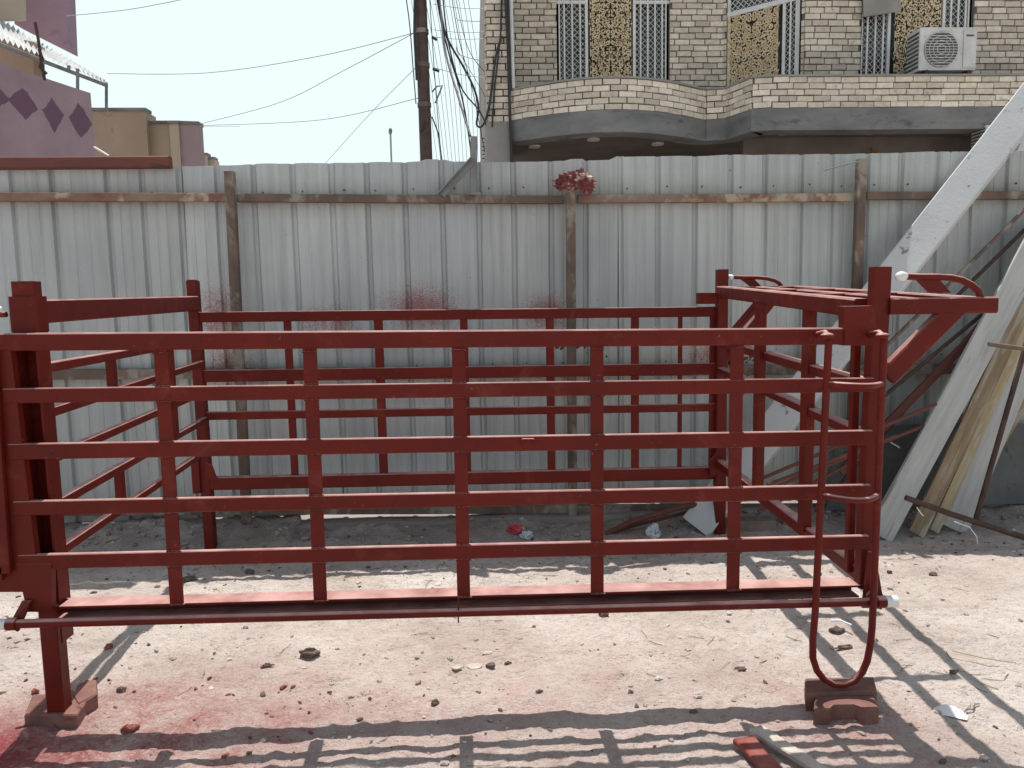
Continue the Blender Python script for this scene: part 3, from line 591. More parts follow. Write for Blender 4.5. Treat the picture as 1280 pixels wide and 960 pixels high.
o = MB().bar(Y(1050, 590, 4.72), Y(1290, 345, 4.86), .05, .03, up=(0, -1, 0)).build('angle_bar', M['beam_rust'], origin=Y(1050, 590, 4.72)); tag(o, 'red brown flat bar leaning among the dark rods behind the platform brace', 'bar')
for k, (x0, y0, x1, y1, d) in enumerate([(920, 612, 1170, 505, 4.45), (930, 625, 1155, 532, 4.5), (960, 606, 1120, 545, 4.35), (948, 640, 1100, 560, 4.55)]):
    rod('painted_rod', ['pinkish rod uppermost in the slanting bundle behind the right side rails', 'pinkish rod second from the top in the slanting bundle', 'shorter pinkish rod in front of the slanting bundle', 'lowest pinkish rod in the slanting bundle'][k],
        [Y(x0, y0, d), Y(x1, y1, d + .1)], .012, 'beam_rust')
for k, pts in enumerate([[(757, 668, 4.70), (790, 652, 4.70), (850, 634, 4.72), (900, 626, 4.76)], [(768, 664, 4.72), (800, 655, 4.76), (860, 640, 4.80), (910, 634, 4.82)]]):
    rod('bent_pipe', ['reddish bent pipe lying by the kerb, the thicker of the two', 'thinner reddish pipe lying right behind the bent pipe'][k], [Y(*p) for p in pts], (.020, .012)[k], 'beam_rust', 'pipe')
# dark panel added for the dark cavity behind the boards
o = MB().prism([V3((2.35, 4.90, .06)), V3((5.0, 4.90, .06)), V3((5.0, 4.98, .55)), V3((3.2, 4.98, .62)), V3((2.45, 4.97, .60))], (0, 1, 0), .006).build('cavity_backing', M['dark_cavity'], origin=(2.9, 4.92, .06))
tag(o, 'large dark panel added for the dark cavity behind the leaning boards', 'panel')
o = MB().bar(Y(1112, 552, 4.6), Y(1124, 559, 4.58), .05, .004, up=(0, 0, 1)).build('wood_chip', M['plank_white'], origin=Y(1118, 556, 4.6)); tag(o, 'small pale tag of wood resting among the rods right of the frame', 'wood chip')
for k, pts in enumerate([[(1146, 634), (1150, 640), (1154, 645)], [(1193, 652), (1212, 659), (1221, 671), (1222, 680)]]):
    rod('white_wire', ['tiny white wire hanging at the left end of the low pipe', 'bent white wire on the ground by the board feet'][k], [Y(x, y, 4.22) for x, y in pts], .003, 'white_plastic', 'wire')
o = MB().box(1.98, 2.14, 4.72, 4.80, .0, .10).build('wood_block', M['plank_wood'], origin=(2.06, 4.76, 0)); tag(o, 'wood block on the dark ground near the foot of the box beam', 'wood block')

# ------------------------------------------------------------------ rubbish and larger stones
def junk(name, label, cat, px, py, r, mat, sq=(1, 1, .6), seed=3, amp=.8, y=None):
    p = G(px, py, 0); p.z = gz(p.x, p.y) + r * sq[2] * .6; mb = crumple(MB(), p, r * sq[0], r * sq[1], r * sq[2], amp, 2.4, seed); tag(mb.build(name, M[mat], origin=p), label, cat)
junk('wrapper', 'crushed red wrapper on the dark earth at the foot of the fence', 'wrapper', 645, 668, .045, 'foil_red', (1.1, .7, .7), 3)
junk('wrapper', 'crushed silvery wrapper touching the red wrapper', 'wrapper', 659, 671, .035, 'foil', (1.1, .8, .7), 8)
junk('wrapper', 'pale blue crumpled bag standing beside the bent pipes', 'bag', 817, 671, .045, 'foil', (.9, .6, 1.1), 12)
mb = MB(); P0 = G(1188, 888); P0.z = gz(P0.x, P0.y)
vs = []; nu, nv = 12, 8
for j in range(nv):
    for i in range(nu):
        u = i / (nu - 1) - .5; v = j / (nv - 1) - .5; w_ = .5 + .5 * math.cos(u * 2.6)
        vs.append(P0 + V3((u * .09 + v * .02, -u * .06 + v * .04 * w_, .006 + .022 * math.cos(u * 3) * (.6 + v) + .003 * noise.noise(V3((u * 9, v * 9, 1))))))
mb.add(vs, [(j * nu + i, j * nu + i + 1, (j + 1) * nu + i + 1, (j + 1) * nu + i) for j in range(nv - 1) for i in range(nu - 1)], None, True)
tag(mb.build('paper_scrap', M['paper'], origin=P0), 'curled white paper scrap on the sunlit ground right of the bricks', 'paper')
mb = MB(); P1 = G(1210, 878); mb.tube([P0 + V3((.05, .0, .01)), P0 + V3((.075, .02, .012)), P0 + V3((.10, .022, .008)), P0 + V3((.125, .05, .012)), P0 + V3((.15, .06, .006))], .0025, 5)
tag(mb.build('string_scrap', M['grey_steel'], origin=P0 + V3((.05, 0, 0))), 'thin crinkled string trailing from the curled paper scrap', 'string')
def chip(name, label, cat, px, py, pts, t, mat, rot=0, tilt=0):
    p = G(px, py); p.z = gz(p.x, p.y) + .002; q = Matrix.Rotation(rot, 3, 'Z') @ Matrix.Rotation(tilt, 3, 'X')
    mb = MB().prism([p + q @ V3((x, y, 0)) for x, y in pts], q @ V3((0, 0, 1)), t); tag(mb.build(name, M[mat], origin=p), label, cat)
circ = lambda r, n=12, j=.1: [(r * (1 + U(-j, j)) * math.cos(k * 6.283 / n), r * .85 * (1 + U(-j, j)) * math.sin(k * 6.283 / n)) for k in range(n)]
chip('clay_disc', 'round pale disc with a dark centre lying on the ground in the middle', 'disc', 593, 834, circ(.030), .006, 'stone_pale')
chip('clay_shard', 'small pale shard left of the round disc', 'shard', 571, 839, circ(.021, 7, .2), .006, 'stone_pale')
chip('clay_shard', 'dark curved shard touching the right of the round disc', 'shard', 614, 836, circ(.020, 7, .3), .010, 'stone_dark')
stones = [(387, 821, .022, 'stone_dark', 'dark oval stone on the sunlit ground left of centre', (1.7, 1, .9)),
          (334, 833, .013, 'stone_dark', 'thin dark chip left of the dark oval stone', (1.9, .6, .6)),
          (563, 824, .011, 'stone_pale', 'small round pale pebble above the clay shards', (1, 1, .9)),
          (635, 828, .010, 'stone_dark', 'small dark pebble right of the round disc', (1.3, 1, .8)),
          (544, 880, .013, 'stone_dark', 'small dark clod close to the shadow of the bottom rail', (1.2, .9, .9)),
          (152, 864, .016, 'stone_dark', 'dark reddish clod right of the zigzag brick', (1, .9, 1)),
          (162, 912, .020, 'stone_red', 'red painted clod lying in the red sprayed earth', (1.4, .9, .8)),
          (136, 813, .014, 'stone_red', 'small red painted clod in the shadow of the left rails', (1.3, .9, .8)),
          (754, 767, .018, 'stone_dark', 'rounded dark stone directly under the pivot bar', (1.2, 1, .8)),
          (674, 868, .008, 'stone_dark', 'tiny dark pebble right of centre ahead of the shadow', (1.4, .8, .8)),
          (788, 863, .008, 'stone_dark', 'tiny dark pebble near the fourth upright shadow', (1.2, .9, .9)),
          (312, 714, .020, 'stone_dark', 'dark lump in the fence shadow behind the frame', (1.3, 1, .7)),
          (235, 725, .024, 'stone_dark', 'dark flat lump in the fence shadow by the left upright', (1.8, .9, .6)),
          (1112, 716, .012, 'stone_dark', 'dark pebble on the bright ground right of the frame', (1.1, 1, .9)),
          (1166, 717, .015, 'stone_dark', 'dark stone on the bright ground near the board feet', (1.6, .9, .7)),
          (1230, 947, .012, 'stone_pale', 'pale pebble near the bottom right edge of the ground', (1.2, 1, .8)),
          (1047, 786, .022, 'stone_dark', 'dark clod inside the loop handle with pale twigs on it', (1.6, 1, .7)),
          (1056, 808, .018, 'stone_dark', 'flat dark clod inside the loop handle, the lower one', (2.2, .8, .5)),
          (860, 812, .012, 'stone_pale', 'pale clod between the third and fourth uprights', (1.2, 1, .8)),
          (925, 834, .014, 'stone_dark', 'dark ragged clod below the right end of the bottom rail', (1.9, .8, .6)),
          (872, 869, .011, 'stone_pale', 'pale crumb above the bottom rail shadow at right', (1.4, 1, .8)),
          (1192, 836, .012, 'stone_dark', 'dark stone where the platform shadows cross', (1.5, .9, .8))]
for (px, py, r, mt, lb, sq) in stones:
    p = G(px, py); p.z = gz(p.x, p.y) + r * sq[2] * .5; tag(MB().blob(p, r, sq, .35, sub=2, rot=.15).build('stone', M[mt], origin=p), lb, 'stone')
p = G(1050, 783); rod('twig', 'pale forked twig on the clods inside the loop handle', [p + V3((-.03, .02, .02)), p + V3((0, 0, .028)), p + V3((.035, -.035, .02))], .005, 'paper', 'twig')
p = G(1230, 825); rod('twig', 'long straw stalk lying on the bright ground at right', [p + V3((-.09, .07, .01)), p + V3((0, 0, .008)), p + V3((.10, -.05, .008))], .0025, 'straw', 'twig')
# split red wood offcuts at the bottom edge
for k, (x0, y0, x1, y1, w, mt) in enumerate([(945, 912, 1060, 985, .06, 'stone_pale'), (930, 925, 1000, 1000, .08, 'stone_red')]):
    a = G(x0, y0, .02); b = G(x1, y1, .03); o = MB().bar(a, b, w, .022, ch=.2, w2=w * .6).build('wood_offcut', M[mt], origin=a)
    tag(o, ['pale splintered wood offcut at the bottom edge of the yard', 'red stained wood offcut lying beneath the pale one'][k], 'wood offcut')

# ------------------------------------------------------------------ brick house at right
house = thing('brick_house', (4.5, 12, 0), 'cream brick house with curved balcony parapet and ornamental window grilles behind the fence', 'house')
random.seed(21)
BC = [(.82, .74, .62), (.76, .68, .56), (.87, .80, .68), (.70, .63, .53), (.79, .71, .58), (.64, .57, .48)]
def bricks(mb, path, z0, z1, bw=.235, bh=.088, gap=.016, holes=(), depth=.05, tone=1.0, back=True, grime=None):
    """courses of single bricks laid along a plan path; s is measured along the path"""
    P_ = [V3((p[0], p[1], 0)) for p in path]; L = [0]
    for a, b in zip(P_, P_[1:]): L.append(L[-1] + (b - a).length)
    def at(s):
        s = min(max(s, 0), L[-1] - 1e-6)
        for k in range(len(L) - 1):
            if s <= L[k + 1]: d = (P_[k + 1] - P_[k]).normalized(); return P_[k] + d * (s - L[k]), d
    corners = [L[k] for k in range(1, len(P_) - 1) if (P_[k] - P_[k - 1]).angle(P_[k + 1] - P_[k]) > .3]
    nz = int(round((z1 - z0) / bh)); bh = (z1 - z0) / nz
    for j in range(nz):
        s = -bw * (.5 if j % 2 else 0) + U(-.02, .02); za = z0 + j * bh
        while s < L[-1]:
            wv = bw * U(.92, 1.05); s0, s1 = max(s, 0), min(s + wv - gap, L[-1]); s += wv
            segs = [(s0, s1)]
            for (ha, hb, hz0, hz1) in holes:
                if za + bh > hz0 + .01 and za < hz1 - .01:
                    ns = []
                    for (q0, q1) in segs:
                        if q1 <= ha or q0 >= hb: ns.append((q0, q1))
                        else:
                            if q0 < ha: ns.append((q0, ha))
                            if q1 > hb: ns.append((hb, q1))
                    segs = ns
            for cl in corners:
                ns = []
                for (q0, q1) in segs:
                    if q0 < cl < q1: ns += [(q0, cl), (cl, q1)]
                    else: ns.append((q0, q1))
                segs = ns
            for (q0, q1) in segs:
                if q1 - q0 < .03: continue
                a, d = at(q0 + 1e-4); b, _ = at(q1 - 1e-4); nrm = V3((d.y, -d.x, 0)); o_ = U(-.006, .006); zt_ = U(-.004, .004)
                c_ = random.choice(BC); t = tone * U(.86, 1.1)
                if grime: t *= grime((a.x + b.x) / 2, za)
                c_ = tuple(v * t for v in c_)
                f = nrm * (depth * .5 + o_); bk = nrm * -.01; zb, ztp = za + gap * .45 + zt_, za + bh - gap * .55 + zt_
                zq = U(-.003, .003)
                vs = [a + f + V3((0, 0, zb)), b + f + V3((0, 0, zb + zq)), b + f + V3((0, 0, ztp + zq)), a + f + V3((0, 0, ztp)), a + bk + V3((0, 0, zb)), b + bk + V3((0, 0, zb)), b + bk + V3((0, 0, ztp)), a + bk + V3((0, 0, ztp))]
                mb.add(vs, [(0, 1, 2, 3), (4, 7, 6, 5), (0, 4, 5, 1), (3, 2, 6, 7), (0, 3, 7, 4), (1, 5, 6, 2)], c_)
    if back:
        mc = (.17, .145, .125)
        for k in range(len(P_) - 1):
            a, b = P_[k], P_[k + 1]; s0, s1 = L[k], L[k + 1]
            cuts = sorted({s0, s1} | {min(max(h[i], s0), s1) for h in holes for i in (0, 1)})
            for q0, q1 in zip(cuts, cuts[1:]):
                if q1 - q0 < 1e-4: continue
                zc = sorted({z0, z1} | {min(max(h[i], z0), z1) for h in holes for i in (2, 3) if h[0] < q1 - 1e-4 and h[1] > q0 + 1e-4})
                for za, zb in zip(zc, zc[1:]):
                    if any(h[0] <= q0 + 1e-4 and h[1] >= q1 - 1e-4 and h[2] <= za + 1e-4 and h[3] >= zb - 1e-4 for h in holes): continue
                    d = (b - a).normalized(); A_ = a + d * (q0 - s0); B_ = a + d * (q1 - s0); n_ = V3((-d.y, d.x, 0)) * .2
                    mb.prism([A_ + V3((0, 0, za)), B_ + V3((0, 0, za)), B_ + V3((0, 0, zb)), A_ + V3((0, 0, zb))], n_, .2, mc)
zF, zT = 3.95, 7.2
W1 = (0.62, 12.0); W2 = (3.93, 12.0); W3 = (4.86, 11.2); W4 = (12.5, 11.2)
L1 = W2[0] - W1[0]; L2 = L1 + math.hypot(W3[0] - W2[0], W3[1] - W2[1])
def sx1(x): return x - W1[0]
def sxb(x): return L2 + x - W3[0]
holes = [(sx1(1.36), sx1(3.10), zF - .2, 6.9), (L1 + .06, L2 - .04, zF - .2, 6.9), (sxb(5.68), sxb(7.36), zF - .2, 6.9)]
mb = MB()
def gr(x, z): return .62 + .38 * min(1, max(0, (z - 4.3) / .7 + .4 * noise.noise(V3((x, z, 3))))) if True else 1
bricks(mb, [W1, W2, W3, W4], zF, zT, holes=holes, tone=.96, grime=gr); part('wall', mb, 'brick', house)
# curved parapet
arc = [(.55 + (3.33 - .55) * t, 10.95 - .62 * math.sin(math.pi * t)) for t in [k / 14 for k in range(15)]]
path = arc + [(3.36, 10.93), (3.62, 10.86), (3.80, 10.35), (3.98, 10.30), (12.5, 10.30)]
mb = MB(); bricks(mb, path, 4.0, 4.40, bh=.083, gap=.013, tone=1.05, depth=.06); part('parapet', mb, 'brick', house)
def strip(path, z0, z1, inset, name, mat, thick=.22):
    mb = MB(); n = len(path); P_ = [V3((p[0], p[1], 0)) for p in path]; vs = []
    for i, p in enumerate(P_):
        d = (P_[min(i + 1, n - 1)] - P_[max(i - 1, 0)]).normalized(); nr = V3((d.y, -d.x, 0))
        for (o_, z) in ((inset, z0), (inset, z1), (inset - thick, z1), (inset - thick, z0)): vs.append(p + nr * o_ + V3((0, 0, z)))
    fs = [(i * 4 + k, (i + 1) * 4 + k, (i + 1) * 4 + (k + 1) % 4, i * 4 + (k + 1) % 4) for i in range(n - 1) for k in range(4)] + [(0, 1, 2, 3), (4 * n - 1, 4 * n - 2, 4 * n - 3, 4 * n - 4)]
    mb.add(vs, fs); return part(name, mb, mat, house)
strip(path, 3.712, 4.0, .02, 'balcony_band', 'concrete', .3)
strip(path, 4.40, 4.425, .045, 'parapet_coping', 'stone', .25)
# balcony slab and soffit
mb = MB(); poly = [V3((x, y + .25, 3.76)) for x, y in path] + [V3((12.5, 14, 3.76)), V3((.55, 14, 3.76))]; mb.prism(poly, (0, 0, 1), .15)
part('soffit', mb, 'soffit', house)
part('ground_floor_wall', MB().box(.9, 12.5, 13.2, 13.4, 0, 3.76), 'shaded_wall', house)
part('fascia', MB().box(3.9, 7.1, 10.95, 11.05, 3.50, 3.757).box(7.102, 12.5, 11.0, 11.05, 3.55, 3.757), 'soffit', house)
for x, y in ((.95, 11.4), (1.75, 10.95), (2.75, 11.3), (4.35, 10.62), (5.6, 10.62)):
    ml = MB(); ml.tube([(x, y, 3.759), (x, y, 3.735)], .09, 16); part('soffit_lamp', ml, 'lamp_white', house)
part('flood_lamp', MB().blob((5.78, 10.80, 3.46), .07, (1, .8, 1), .15, sub=2).bar((5.78, 10.85, 3.46), (5.78, 10.95, 3.6), .03, .03), 'lamp_orange', house)
# corner pier and side wall
mb = MB(); bricks(mb, [(.27, 11.6), (.27, 10.90), (.565, 10.90), (.565, 11.6)], 3.98, zT, tone=.98); part('pier', mb, 'brick', house)
part('pier_base', MB().box(.24, .60, 10.87, 11.6, 0, 3.98), 'stone', house)
mb = MB(); mb.box(.27, 12.5, 12.21, 20, 3.92, 7.2); part('rear_block', mb, 'stone', house)
part('side_wall', MB().box(.30, .60, 11.6, 12.2, 0, 7.2), 'stone', house)
part('drain_pipe', MB().tube([(.62, 10.95, 4.42), (.60, 10.95, 7.2)], .035, 8), 'white_paint', house)
mb = MB(); mb.tube([(.52, 10.84, 7.2), (.53, 10.84, 5.9), (.56, 10.83, 5.0), (.57, 10.83, 4.0), (.585, 10.84, 3.4)], .022, 6); mb.tube([(.50, 10.84, 5.9), (.46, 10.82, 5.1), (.36, 10.82, 4.4), (.32, 10.82, 3.9)], .014, 6); mb.tube([(.60, 10.84, 7.2), (.575, 10.84, 5.6), (.59, 10.83, 4.4)], .018, 6)
part('wall_cable', mb, 'cable', house)
# grilles
def spiral(mb, o, ux, uz, n_, cx, cz, r, turns, a0, sgn, w=.013):
    pts = []; K = 14
    for k in range(K + 1):
        t = k / K; rr = r * (1 - .82 * t); a = a0 + sgn * turns * 6.283 * t
        pts.append((cx + rr * math.cos(a), cz + rr * math.sin(a)))
    ribbon(mb, o, ux, uz, n_, pts, w)
def ribbon(mb, o, ux, uz, n_, pts, w):
    vs = []; K = len(pts)
    for k, (x, z) in enumerate(pts):
        x0, z0 = pts[max(0, k - 1)]; x1, z1 = pts[min(K - 1, k + 1)]; dx, dz = x1 - x0, z1 - z0; l = math.hypot(dx, dz) or 1; nx_, nz_ = -dz / l, dx / l
        for s_ in (-1, 1): vs.append(o + ux * (x + nx_ * w * s_ * .5) + uz * (z + nz_ * w * s_ * .5) + n_ * .006)
    mb.add(vs, [(2 * k, 2 * k + 1, 2 * k + 3, 2 * k + 2) for k in range(K - 1)])
def ornament(o, ux, uz, n_, w, h, parent, seed):
    rr = random.Random(seed); mb = MB(); step = .076
    nx_ = max(2, int(w / 2 / step)); nz_ = int(h / step); sx_ = w / 2 / nx_; sz_ = h / nz_
    for i in range(nx_):
        for j in range(nz_):
            cx = (i + .5) * sx_ + rr.uniform(-.01, .01); cz = (j + .5) * sz_ + rr.uniform(-.01, .01); r = min(sx_, sz_) * rr.uniform(.46, .62); a0 = rr.uniform(0, 6.28); sg = rr.choice((-1, 1)); tr = rr.uniform(1.0, 1.5)
            spiral(mb, o, ux, uz, n_, w / 2 + cx, cz, r, tr, a0, sg, .0205); spiral(mb, o, ux, uz, n_, w / 2 - cx, cz, r, tr, math.pi - a0, -sg, .0205)
            if rr.random() < .7:
                e = [(w / 2 + cx + r * .9 * math.cos(a0), cz + r * .9 * math.sin(a0)), (w / 2 + cx + sx_ * .7 * rr.choice((-1, 1)), cz + sz_ * .8)]
                ribbon(mb, o, ux, uz, n_, e, .02); ribbon(mb, o, ux, uz, n_, [(w - x, z) for x, z in e], .02)
    for x in (.01, w - .01): ribbon(mb, o, ux, uz, n_, [(x, 0), (x, h)], .03)
    cz = h * .42; pts = [(w / 2 + w * .33 * math.cos(a), cz + w * .42 * math.sin(a)) for a in [k * 6.283 / 24 for k in range(25)]]
    ribbon(mb, o, ux, uz, n_, pts, .022)
    return part('ornament_panel', mb, 'cream_panel', house) if parent is None else sub('ornament_panel', mb, 'cream_panel', parent)
def opening(ax, ay, bx, by, z0, z1, cols, seed):
    """cols: list of (t0, t1, kind) along the opening a->b"""
    a = V3((ax, ay, 0)); b = V3((bx, by, 0)); Lw = (b - a).length; ux = (b - a).normalized(); nrm = V3((ux.y, -ux.x, 0)); uz = V3((0, 0, 1))
    fr = MB(); P2 = lambda s, z, o_: a + ux * s + uz * z + nrm * o_
    def stick(s0, z_0, s1, z_1, w, o_=0, t=.03): fr.bar(P2(s0, z_0, o_), P2(s1, z_1, o_), t, w, up=-nrm) if False else fr.bar(P2(s0, z_0, o_), P2(s1, z_1, o_), w, t, up=nrm)
    stick(.03, z0, .03, z1, .06); stick(Lw - .03, z0, Lw - .03, z1, .06); stick(0, z1, Lw, z1, .08); stick(0, z0 + .02, Lw, z0 + .02, .04)
    for (t0, t1, kd) in cols:
        s0, s1 = t0 * Lw, t1 * Lw
        if kd == 'orn': continue
        stick(s0 + .02, z0, s0 + .02, z1, .045); stick(s1 - .02, z0, s1 - .02, z1, .045)
        stick(s0, z0 + .40, s1, z0 + .40, .06, .01); stick(s0, z1 - .9, s1, z1 - .9, .05, .01)
    wobj = part('window', fr, 'white_paint', house)
    gl = MB(); gl.prism([P2(.0, z0, -.08), P2(Lw, z0, -.08), P2(Lw, z1, -.08), P2(0, z1, -.08)], nrm, .006); sub('pane', gl, 'glass', wobj)
    for ci, (t0, t1, kd) in enumerate(cols):
        s0, s1 = t0 * Lw, t1 * Lw
        if kd == 'orn': ornament(P2(s0, z0 + .02, .01), ux, uz, nrm, s1 - s0, z1 - z0 - .3 if abs(seed - 9) > 1 else 1.78, wobj, seed + ci); continue
        g_ = MB(); n = max(2, int((s1 - s0) / .105))
        for k in range(1, n): s = s0 + (s1 - s0) * k / n; g_.bar(P2(s, z0, .03), P2(s, z1, .03), .024, .02, up=nrm)
        # diamond lattice behind the bars
        W_ = s1 - s0; st = .085; 
        for k in range(int((z1 - z0 - .4 + W_) / st)):
            za = z0 + .42 + k * st - W_
            for sg in (1, -1):
                p0, p1 = 0.0, W_; q0, q1 = za, za + W_
                if q1 < z0 + .42 or q0 > z1: continue
                if q0 < z0 + .42: p0 = z0 + .42 - q0; q0 = z0 + .42
                if q1 > z1: p1 -= q1 - z1; q1 = z1
                A_, B_ = (s0 + p0, s0 + p1) if sg > 0 else (s1 - p0, s1 - p1)
                g_.bar(P2(A_, q0, -.02), P2(B_, q1, -.02), .007, .007, up=nrm)
        sub('grille', g_, 'white_paint', wobj)
    if seed == 9:
        tr = MB(); zt_ = z0 + 1.84; tr.bar(P2(0, zt_, .01), P2(Lw, zt_, .01), .07, .03, up=nrm)
        for k in range(-12, 14):
            a_ = k * .085; c0, c1 = max(a_, 0), min(a_ + 1.0, Lw)
            if c1 > c0:
                for sg in (1, -1):
                    u0, u1 = (c0, c1) if sg > 0 else (Lw - c0, Lw - c1)
                    tr.bar(P2(u0, zt_ + c0 - a_, -.02), P2(u1, zt_ + c1 - a_, -.02), .008, .007, up=nrm)
        sub('transom', tr, 'white_paint', wobj)
    return wobj
opening(1.36, 12.05, 3.10, 12.05, zF, 6.9, [(.0, .28, 'g'), (.30, .66, 'orn'), (.68, 1, 'g')], 5)
opening(3.985, 12.0, 4.82, 11.28, zF, 6.9, [(.0, .72, 'orn'), (.78, 1, 'g')], 9)
opening(5.68, 11.25, 7.36, 11.25, zF, 6.9, [(.0, .28, 'g'), (.32, .72, 'orn'), (.74, 1, 'g')], 15)
part('window_shade', MB().bar(Y(1080, -20, 11.1), Y(1080, 17, 11.1), .02, .02).prism([Y(1078, -30, 11.05), Y(1126, -30, 11.05), Y(1126, 14, 11.05), Y(1080, 21, 11.05)], (0, 1, 0), .02), 'stone', house)
# air conditioners
def aircon(x0, z0, y, w, h, label, partial=False):
    t = thing('air_conditioner', (x0 + w / 2, y, z0), label, 'air conditioner'); d = .32
    part('casing', MB().bar((x0 + w / 2, y, z0 + .02), (x0 + w / 2, y, z0 + h), w, d, up=(0, 1, 0), ch=.04), 'ac_white', t)
    f = y - d / 2 - .006; cx, cz, R_ = x0 + w * .37, z0 + h * .5, h * .40
    part('fan_recess', MB().tube([(cx, f + .004, cz), (cx, f - .004, cz)], R_, 28), 'ac_dark', t)
    g_ = MB()
    for k in range(13): zz = cz + R_ * (-1 + 2 * (k + .5) / 13); hw = math.sqrt(max(0, R_ * R_ - (zz - cz) ** 2)); g_.bar((cx - hw, f - .010, zz), (cx + hw, f - .010, zz), .006, .009)
    for k in range(4): g_.tube([(cx + R_ * (k + 1) / 4 * math.cos(a), f - .012, cz + R_ * (k + 1) / 4 * math.sin(a)) for a in [q * 6.283 / 24 for q in range(25)]], .005, 4)
    part('fan_grille', g_, 'ac_white', t)
    fb = MB()
    for k in range(3): a = k * 2.094 + .4; fb.prism([(cx, f - .006, cz), (cx + R_ * .85 * math.cos(a), f - .006, cz + R_ * .85 * math.sin(a)), (cx + R_ * .85 * math.cos(a + .7), f - .006, cz + R_ * .85 * math.sin(a + .7))], (0, -1, 0), .002)
    part('fan_blade', fb, 'ac_dark', t)
    part('side_cover', MB().box(x0 + w * .76, x0 + w * .985, f - .006, f, z0 + .05, z0 + h - .04), 'ac_white', t)
    part('badge', MB().box(x0 + w * .80, x0 + w * .93, f - .012, f - .0065, z0 + h - .12, z0 + h - .10), 'ac_dark', t)
    cl = MB(); 
    for k in range(9): cl.box(x0 - .007, x0 - .003, y - d / 2 + .02, y + d / 2 - .02, z0 + .06 + k * h * .095, z0 + .06 + k * h * .095 + h * .05)
    part('side_louvre', cl, 'ac_dark', t)
    for xx in (x0 + .1, x0 + w - .1): part('bracket', MB().box(xx - .02, xx + .02, y - d / 2 - .02, y + d / 2, z0 - .03, z0 + .018), 'rust_dark', t)
aircon(6.14, 4.51, 10.62, .80, .58, 'white air conditioner unit standing on the balcony parapet')
aircon(6.98, 3.30, 10.40, .80, .45, 'white air conditioner unit half hidden below the balcony behind the box beam')

# ------------------------------------------------------------------ purple house and neighbours at left
ph = thing('purple_house', (-5.3, 9.6, 0), 'purple rendered house with painted dark lozenges and a tin awning at far left', 'house')
dirw = V3((math.sin(math.radians(17.5)), math.cos(math.radians(17.5)), 0))
Pz = Y(0, 79, 10.0); Pe = None
z_top = Pz.z
def hit(px, P0_, dv):   # point of the vertical plane through P0_ along dv seen at column px (at mid height)
    v = ray(px, 140); # solve P0 + s*dv = t*v in XY
    det = dv.x * (-v.y) - (-v.x) * dv.y
    s_ = (-(P0_.x) * (-v.y) - (-v.x) * (-(P0_.y))) / det; return P0_ + dv * s_
Pe = hit(115, Pz, dirw); Ps = Pz - dirw * 3.0
me_pts = [Ps, Pe]
Lp = (Pe - Ps).length
mb = MB(); nrm = V3((dirw.y, -dirw.x, 0))
mb.add([V3((Ps.x, Ps.y, 0)), V3((Pe.x, Pe.y, 0)), V3((Pe.x, Pe.y, z_top)), V3((Ps.x, Ps.y, z_top))], [(0, 1, 2, 3)])
o = part('wall', mb, 'lozenge', ph); uv = o.data.uv_layers.new(name='UVMap')
for k, c_ in enumerate([(0, -z_top), (Lp, -z_top), (Lp, 0), (0, 0)]): uv.data[k].uv = c_
part('wall_end', MB().prism([V3((Pe.x, Pe.y, 0)), V3((Ps.x, Ps.y, 0)), V3((Ps.x, Ps.y, z_top)), V3((Pe.x, Pe.y, z_top))], -nrm, .2).v and MB().prism([V3((Pe.x, Pe.y, 0)) - nrm * .003, V3((Ps.x, Ps.y, 0)) - nrm * .003, V3((Ps.x, Ps.y, z_top - .003)) - nrm * .003, V3((Pe.x, Pe.y, z_top - .003)) - nrm * .003], -nrm, .25), 'purple', ph)
part('tower', MB().prism([Y(18, 30, 14.0), Y(86, 64, 14.0), Y(78, -120, 14.0), Y(18, -120, 14.0)], (0, 1, 0), .3), 'purple', ph)
part('tower_flank', MB().prism([Y(-140, 28, 12.6), Y(29, 24, 12.9), Y(28, -120, 12.9), Y(-140, -120, 12.6)], (0, 1, 0), .08), 'cream_r', ph)
part('roof_room', MB().prism([Y(-80, 130, 12.2), Y(42, 130, 12.2), Y(42, 52, 12.2), Y(-80, 30, 12.2)], (0, 1, 0), .3), 'tan', ph)
# tin awning: ribbed sheet sloping, on thin posts
A0 = Y(-60, -12, 12.3); A1 = Y(124, 97, 13.9); B0 = Y(-60, 24, 10.3); B1 = Y(133, 102, 13.2)
mb = MB(); n = 60; vs = []
for i in range(n + 1):
    t = i / n; w_ = .03 * (1 if i % 2 else -1); vs += [A0.lerp(A1, t) + V3((0, 0, w_)), B0.lerp(B1, t) + V3((0, 0, w_ + .0))]
mb.add(vs, [(2 * i, 2 * i + 2, 2 * i + 3, 2 * i + 1) for i in range(n)]); aw = part('awning', mb, 'tin', ph)
sub('awning_frame', MB().bar(B0 + V3((0, 0, -.09)), B1 + V3((0, 0, -.06)), .05, .05), 'grey_steel', aw)
for (x, y0, y1, d) in ((97, 86, 114, 12.3), (133, 103, 140, 13.4), (86, 82, 90, 12.2)): sub('awning_post', MB().tube([Y(x, y0, d), Y(x, y1, d)], .025, 8), 'grey_steel', aw)
part('roof_mast', MB().tube([Y(44, 28, 10.2), Y(48, 50, 10.2), Y(51, 72, 10.2), Y(56, 100, 10.2)], .019, 8).tube([Y(49, 62, 10.2), Y(53, 74, 10.2), Y(50, 84, 10.2), Y(58, 92, 10.2)], .02, 6), 'rust_dark', ph)
